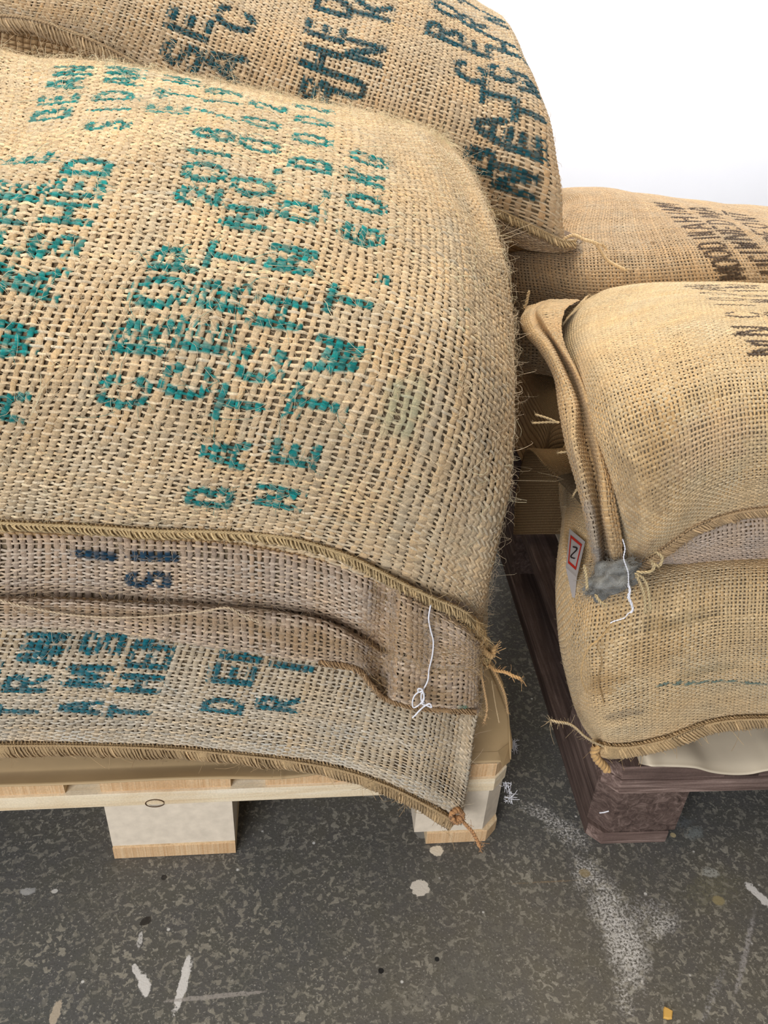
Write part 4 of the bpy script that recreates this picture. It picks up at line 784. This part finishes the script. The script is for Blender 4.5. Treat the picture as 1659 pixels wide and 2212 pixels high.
STG = [(1425, 1015, .035, .05, s2l((150, 122, 84)), .5), (1540, 950, .05, .03, s2l((196, 164, 130)), .4), (1355, 1060, .02, .05, s2l((150, 126, 92)), .45), (1385, 1190, .03, .02, s2l((140, 118, 92)), .5)]
wG = weave(G_, .0041, .0041, .0028, .0024, (0, .78), (0, .97), JR, JRf, LG, INK_G, 71, th=.0010, ns=3, amp=.0005, stains=STG, jit=.8)
fG = [fuzz(G_, 2200, (.1, .95), (0, .9), .006, .0006, .00013, s2l((226, 204, 160)), 47)]
# sewn side ear, from the knot up to the rear
EP = [[(1352, 1236), (1346, 1166), (1336, 1106), (1320, 1025), (1296, 950), (1272, 873), (1248, 806), (1222, 746), (1218, 700), (1232, 664), (1262, 650)],
      [(1330, 1240), (1318, 1165), (1307, 1106), (1300, 1025), (1286, 950), (1268, 868), (1243, 803), (1208, 746), (1180, 700), (1172, 668), (1200, 648)],
      [(1318, 1244), (1305, 1165), (1296, 1106), (1284, 1020), (1266, 950), (1252, 873), (1228, 806), (1195, 742), (1166, 702), (1158, 672), (1180, 650)],
      [(1300, 1244), (1290, 1180), (1278, 1110), (1258, 1020), (1242, 948), (1240, 873), (1214, 803), (1184, 745), (1154, 710), (1144, 680), (1160, 656)],
      [(1286, 1240), (1274, 1180), (1262, 1106), (1244, 1040), (1224, 970), (1208, 880), (1196, 815), (1164, 756), (1136, 722), (1126, 690), (1140, 662)],
      [(1290, 1236), (1284, 1180), (1272, 1106), (1256, 1040), (1238, 975), (1226, 890), (1212, 825), (1182, 770), (1152, 738), (1140, 700), (1150, 668)]]
ye = [-.012, -.018, -.014, .004, .03, .066, .105, .15, .2, .26, .34]
dd = [.004, -.004, .028, -.006, .012, .05]
en = [[at(*EP[j][i], y=ye[i] + dd[j] * (.4 if i == 0 else 1)) for j in range(6)][::-1] for i in range(11)]
EA = Sheet(en, 240, 90, wrinkle=.0006, seed=6)
wEA = weave(EA, .0042, .0044, .0028, .0024, (0, 1), (0, 1), s2l((190, 158, 112)), s2l((206, 178, 134)), seed=73, th=.0010, ns=3, amp=.0005, stains=[(1285, 1170, .02, .05, s2l((140, 138, 134)), .55), (1300, 1200, .03, .02, s2l((120, 122, 124)), .5), (1245, 1010, .01, .03, s2l((150, 134, 110)), .4)])
eg = EA.G[::3, ::3] - EA.N[::3, ::3] * .002
ub = []
for i, f_ in enumerate((0, .3, .65, 1.0)):
    row = []
    for x0, y0, y1 in ((1410, 1208, 1212), (1440, 1186, 1212), (1480, 1158, 1216), (1530, 1132, 1217), (1590, 1112, 1216), (1650, 1106, 1214), (1750, 1104, 1212), (1920, 1106, 1212)):
        row.append(at(x0, y0 + (y1 - y0) * f_, y=.004 - .012 * 4 * f_ * (1 - f_) + .03 * f_ * f_))
    ub.append(row)
ub.append([add(p, (0, .08, .004)) for p in ub[-1]])
UG = Sheet(ub[::-1], 100, 160, wrinkle=.0005, seed=8)
wUG = weave(UG, .0045, .0046, .0029, .0026, (0, 1), (0, 1), s2l((186, 164, 140)), s2l((200, 180, 158)), seed=75, th=.0010, ns=3, amp=.0005)
ugg = UG.G[::3, ::3] - UG.N[::3, ::3] * .002
lin = lambda g: (g.reshape(-1, 3), grid_faces(*g.shape[:2]), np.tile(s2l((112, 88, 58)), (g.shape[0] * g.shape[1], 1)))
gsack = make_sack('burlap_sack', 'bulging tan sack with a gathered side fold and grey knotted corner, right stack top', G_, None, 'coffee sacks on the right pallet', .0, extra=[wG, wEA, wUG, lin(eg), lin(ugg)] + fG, off=.0018, ra=(0, .78), rb=(0, .97), uvp=.0045)
hp = [at(x, y, y=d) for x, y, d in ((1372, 1218, -.012), (1400, 1202, -.012), (1438, 1176, -.010), (1470, 1152, -.008), (1500, 1134, -.008), (1545, 1116, -.008), (1600, 1101, -.008), (1660, 1094, -.008), (1760, 1092, -.008), (1900, 1096, -.008))]
hem('stitched_hem', gsack, hp, .010, .005, s2l((180, 152, 112)), .007, .0008, 45, cord=True, loops=.001, down=(0, -.4, -1))
# knotted corner: a lumpy twist of cloth
kc = np.array(at(1322, 1250, y=-.03)); th_, ph_ = np.meshgrid(np.linspace(0, np.pi, 40), np.linspace(0, 2 * np.pi, 64), indexing='ij')
rr_ = 1 + .16 * np.sin(3 * ph_ + 4 * th_) + .10 * np.sin(5 * ph_ - 3 * th_) + .06 * np.sin(9 * th_ + 2 * ph_)
dx_, dz_ = .024, .017; kx = rr_ * np.sin(th_) * np.cos(ph_) * dz_; ky = rr_ * np.sin(th_) * np.sin(ph_) * .013; kz = rr_ * np.cos(th_) * dx_
ca_, sa_ = math.cos(-.9), math.sin(-.9); V = np.stack([kc[0] + kx * ca_ - kz * sa_, kc[1] + ky, kc[2] + kx * sa_ + kz * ca_], -1)
cK = np.tile(s2l((128, 128, 122)), (V.reshape(-1, 3).shape[0], 1)) * (1 + .25 * smoothnoise(th_.ravel(), ph_.ravel(), .25, 5)[:, None])
Ks = Sheet(V, 120, 160); fK = fuzz(Ks, 2600, (0, 1), (.05, .95), .007, .002, .00018, s2l((170, 164, 150)), 48)
mesh('knotted_corner', np.concatenate([V.reshape(-1, 3), fK[0]]), np.concatenate([grid_faces(40, 64), fK[1] + V.reshape(-1, 3).shape[0]]), JUTE, gsack, None, np.concatenate([np.clip(cK, .02, .9), fK[2] * .8]))['label'] = 'grey dusty knotted cloth corner'
twine('white_thread', gsack, [at(x, y, y=-.062) for x, y in ((1345, 1165), (1350, 1185), (1347, 1205), (1352, 1222), (1357, 1238), (1358, 1262), (1362, 1275), (1360, 1290), (1366, 1306), (1364, 1320), (1356, 1326), (1350, 1334), (1340, 1338), (1326, 1342), (1318, 1346))], .0006, (.86, .86, .9), n=120, mat=WHITE, twist=.006)
twine('white_thread', gsack, [at(x, y, y=-.062) for x, y in ((1357, 1262), (1360, 1276), (1357, 1290), (1363, 1304), (1367, 1318), (1362, 1324))], .0011, (.86, .86, .9), n=60, mat=WHITE, twist=.009)
twine('loose_yarn', gsack, [at(x, y, y=d) for x, y, d in ((1326, 1340, -.06), (1312, 1362, -.055), (1290, 1384, -.055), (1272, 1398, -.055), (1260, 1425, -.052), (1255, 1455, -.05), (1259, 1478, -.048), (1268, 1496, -.046))], .0011, s2l((206, 172, 118)), n=90, strands=2, twist=.012)
for q, k in (([(1372, 1240), (1388, 1248), (1398, 1266), (1402, 1290), (1405, 1316)], 3), ([(1374, 1244), (1384, 1262), (1392, 1290), (1394, 1322)], 4), ([(1262, 1222), (1266, 1245), (1268, 1270)], 5), ([(1286, 1286), (1296, 1300), (1306, 1306)], 6), ([(1376, 1236), (1400, 1236), (1412, 1228), (1408, 1214)], 7), ([(1408, 1216), (1424, 1222), (1430, 1204), (1418, 1194)], 8)):
    twine('loose_yarn', gsack, [at(x, y, y=-.055) for x, y in q], .0014, s2l((204, 182, 136)), n=40, fray=.006, seed=k)
for q, k in (([(1206, 914), (1190, 906), (1172, 900), (1158, 896)], 3), ([(1208, 912), (1186, 912), (1166, 913), (1150, 914)], 4), ([(1232, 972), (1222, 976), (1206, 978)], 5), ([(1248, 1040), (1246, 1056), (1238, 1070)], 6)):
    twine('loose_yarn', gsack, [at(x, y, y=.06) for x, y in q], .0010, s2l((196, 172, 128)), n=30, fray=.004, seed=k)
v, f = [], []
twine('loose_yarn', gsack, [at(x, y, y=.27) for x, y in ((1143, 628), (1140, 640), (1137, 655), (1132, 664))], .0016, s2l((214, 190, 146)), n=30, fray=.006, seed=9)

# ------------------------------------------------------------------ right pallet, rear sacks
HC = [[(1105, 680), (1098, 600), (1100, 545), (1130, 500), (1185, 462)],
      [(1190, 690), (1172, 610), (1165, 552), (1180, 500), (1218, 440)],
      [(1255, 700), (1242, 625), (1235, 560), (1235, 498), (1252, 426)],
      [(1330, 702), (1325, 628), (1318, 560), (1308, 495), (1308, 420)],
      [(1425, 702), (1420, 625), (1408, 556), (1385, 492), (1358, 422)],
      [(1520, 700), (1510, 620), (1490, 550), (1455, 488), (1408, 429)],
      [(1600, 700), (1588, 615), (1560, 546), (1515, 486), (1455, 435)],
      [(1700, 700), (1680, 612), (1645, 546), (1592, 490), (1528, 443)],
      [(1800, 700), (1778, 612), (1735, 550), (1675, 498), (1608, 453)],
      [(1980, 700), (1950, 612), (1900, 555), (1830, 508), (1760, 466)]]
yh = [.475, .452, .478, .56, .71]
net = []
for i in range(5):
    row = [at(*HC[j][i], y=yh[i] + ((.06, .02)[j] if j < 2 else 0)) for j in range(10)]
    close_right(row, .46)
    e = row[0]; row.insert(0, add(e, (.0, .08, -.01))); row.insert(0, add(e, (.05, .18, -.04))); net.append(row)
b = net[0]; net.insert(0, [add(p, (.01, .0, -.06)) for p in b]); net.insert(0, [add(p, (.02, .03, -.10)) for p in b])
tp = net[-1]; net.append([(p[0], .88, p[2] - .03) for p in tp]); net.append([(p[0], 1.04, p[2] - .10) for p in tp]); net.append([(p[0], 1.06, p[2] - .18) for p in tp])
Hs = Sheet(net, 260, 300, wrinkle=.0010, seed=51)
JH, JHf = s2l((180, 152, 114)), s2l((190, 164, 128))
LH = word([('M', 1583, 592), ('O', 1570, 570), ('O', 1552, 548), ('D', 1538, 530), ('I', 1525, 514), ('N', 1515, 505), ('A', 1500, 490), ('H', 1482, 475), ('I', 1468, 463), ('N', 1455, 453), ('M', 1440, 444),
           ('H', 1668, 580), ('C', 1645, 560), ('I', 1628, 545), ('W', 1612, 530), ('N', 1590, 510), ('E', 1572, 494), ('D', 1556, 482), ('M', 1535, 466), ('A', 1515, 453),
           ('R', 1680, 520), ('E', 1655, 504), ('O', 1632, 488), ('N', 1610, 474), ('T', 1590, 464)], .036, .024, .0034)
wH = weave(Hs, .0046, .0050, .0032, .0028, (0, .97), (0, .80), JH, JHf, LH, INK_G, 81, th=.0010, ns=3, amp=.0005, jit=.7, stains=[(1410, 525, .006, .006, s2l((120, 90, 50)), .6)])
make_sack('burlap_sack', 'rear burlap sack with dark printed rows, against the white wall', Hs, None, 'coffee sacks on the right pallet', .0, extra=[wH], off=.002, ra=(0, .97), rb=(0, .80), uvp=.0046)
I_ = Sheet(pillow(.118, .87, .455, 1.12, .235, .40, 6), 140, 140, wrinkle=.002, seed=22)
isack = make_sack('burlap_sack', 'dark shadowed burlap sack with a white tag, deep beside the gap under the fold', I_, None, 'coffee sacks on the right pallet', .08, plain_all=True)
# white tag with a red frame sticking out of the seam
tg_ = [at(x, y, y=d) for x, y, d in ((1230, 1142, .150), (1264, 1170, .112), (1246, 1248, .060), (1222, 1226, .080))]
def quad(c, k): m_ = sum(np.array(p) for p in c) / 4; return [m_ + (np.array(p) - m_) * k for p in c]
TAG = flat_mat('tag_white', s2l((170, 164, 160))); RED = flat_mat('tag_red', s2l((178, 44, 30))); BLK = flat_mat('tag_dark', s2l((40, 30, 28)))
nrm = np.cross(np.array(tg_[1]) - tg_[0], np.array(tg_[3]) - tg_[0]); nrm /= np.linalg.norm(nrm); nrm *= np.sign(nrm @ (CAM - tg_[0]))
tgo = mesh('paper_tag', [p for p in tg_] + [p - nrm * .0005 for p in tg_] + [at(1242, 1292, y=.036), at(1236, 1290, y=.038)], [(0, 1, 2, 3), (7, 6, 5, 4), (0, 4, 5, 1), (1, 5, 6, 2), (3, 7, 4, 0), (2, 8, 9, 3)], TAG, isack, smooth=False); tgo['label'] = 'white paper tag with a red frame'
o1, o2 = quad(tg_, .72), quad(tg_, .58); V = [p + nrm * .0008 for p in o1 + o2]
mesh('tag_frame', V, [(k, (k + 1) % 4, 4 + (k + 1) % 4, 4 + k) for k in range(4)], RED, tgo, smooth=False)
c0 = sum(np.array(p) for p in tg_) / 4 + nrm * .001; ax = (np.array(tg_[2]) - tg_[0]); ax /= np.linalg.norm(ax); bx = np.cross(nrm, ax)
pth = np.array([c0 + ax * (-.011 + .022 * t_) + bx * .004 * math.sin(t_ * 6.3) for t_ in np.linspace(0, 1, 30)]); v, f = tubes(pth[None], np.array([.0009]), 5); mesh('tag_emblem', v, f, BLK, tgo)

# ------------------------------------------------------------------ crumbs on the floor
def chip(name, label, px, py, size, mat, seed, cat='crumb'):
    r = np.random.default_rng(seed); p = at(px, py, z=0.002); k = 9; an = np.sort(r.uniform(0, 6.28, k)); o = [(math.cos(a_) * size[0] * r.uniform(.8, 1.1), math.sin(a_) * size[1] * r.uniform(.8, 1.1)) for a_ in an]
    v, f = prism(o, -.002, .002, .0012); o_ = mesh(name, v, f, mat, smooth=False); o_.location = p; tag(o_, label, cat); return o_
chip('wood_chip', 'small yellow chip lying on the dark floor near the bottom edge', 1441, 2190, (.0075, .0065), flat_mat('yellow_chip', s2l((214, 170, 90))), 2, 'chip')
def lint(label, pts, seed):
    r = np.random.default_rng(seed); P = np.array(pts); n = 60; i = r.integers(0, len(P), n); c = P[i] + r.normal(0, .0015, (n, 3)); d = r.normal(size=(n, 3)); d /= np.linalg.norm(d, axis=1, keepdims=True); t = np.linspace(0, 1, 6)[None, :, None]
    path = c[:, None] + d[:, None] * .004 * t + r.normal(size=(n, 1, 3)) * .004 * t * t; path[..., 2] = np.maximum(path[..., 2], .0006)
    v, f = tubes(path, np.full(n, .0003), 4); tag(mesh('lint', v, f, WHITE), label, 'lint')
lint('white wisp of lint hanging beside the corner of the pale pallet', spline1(np.array([at(1092, 1690, y=.02), at(1098, 1705, y=.01), at(1104, 1722, y=.0), at(1098, 1732, y=.0)]), 12), 3)
lint('white tuft of lint on the floor right of the pale pallet', [at(1110, 1606, z=.004), at(1108, 1612, z=.004), at(1113, 1610, z=.003)], 5)
tag(mesh('thread_scrap', *tubes(np.array([at(x, y, y=-.022) for x, y in ((1295, 1756), (1304, 1755), (1315, 1752))])[None], np.array([.0009]), 5), WHITE), 'tiny white thread scrap stuck on the old dark pallet block', 'thread')
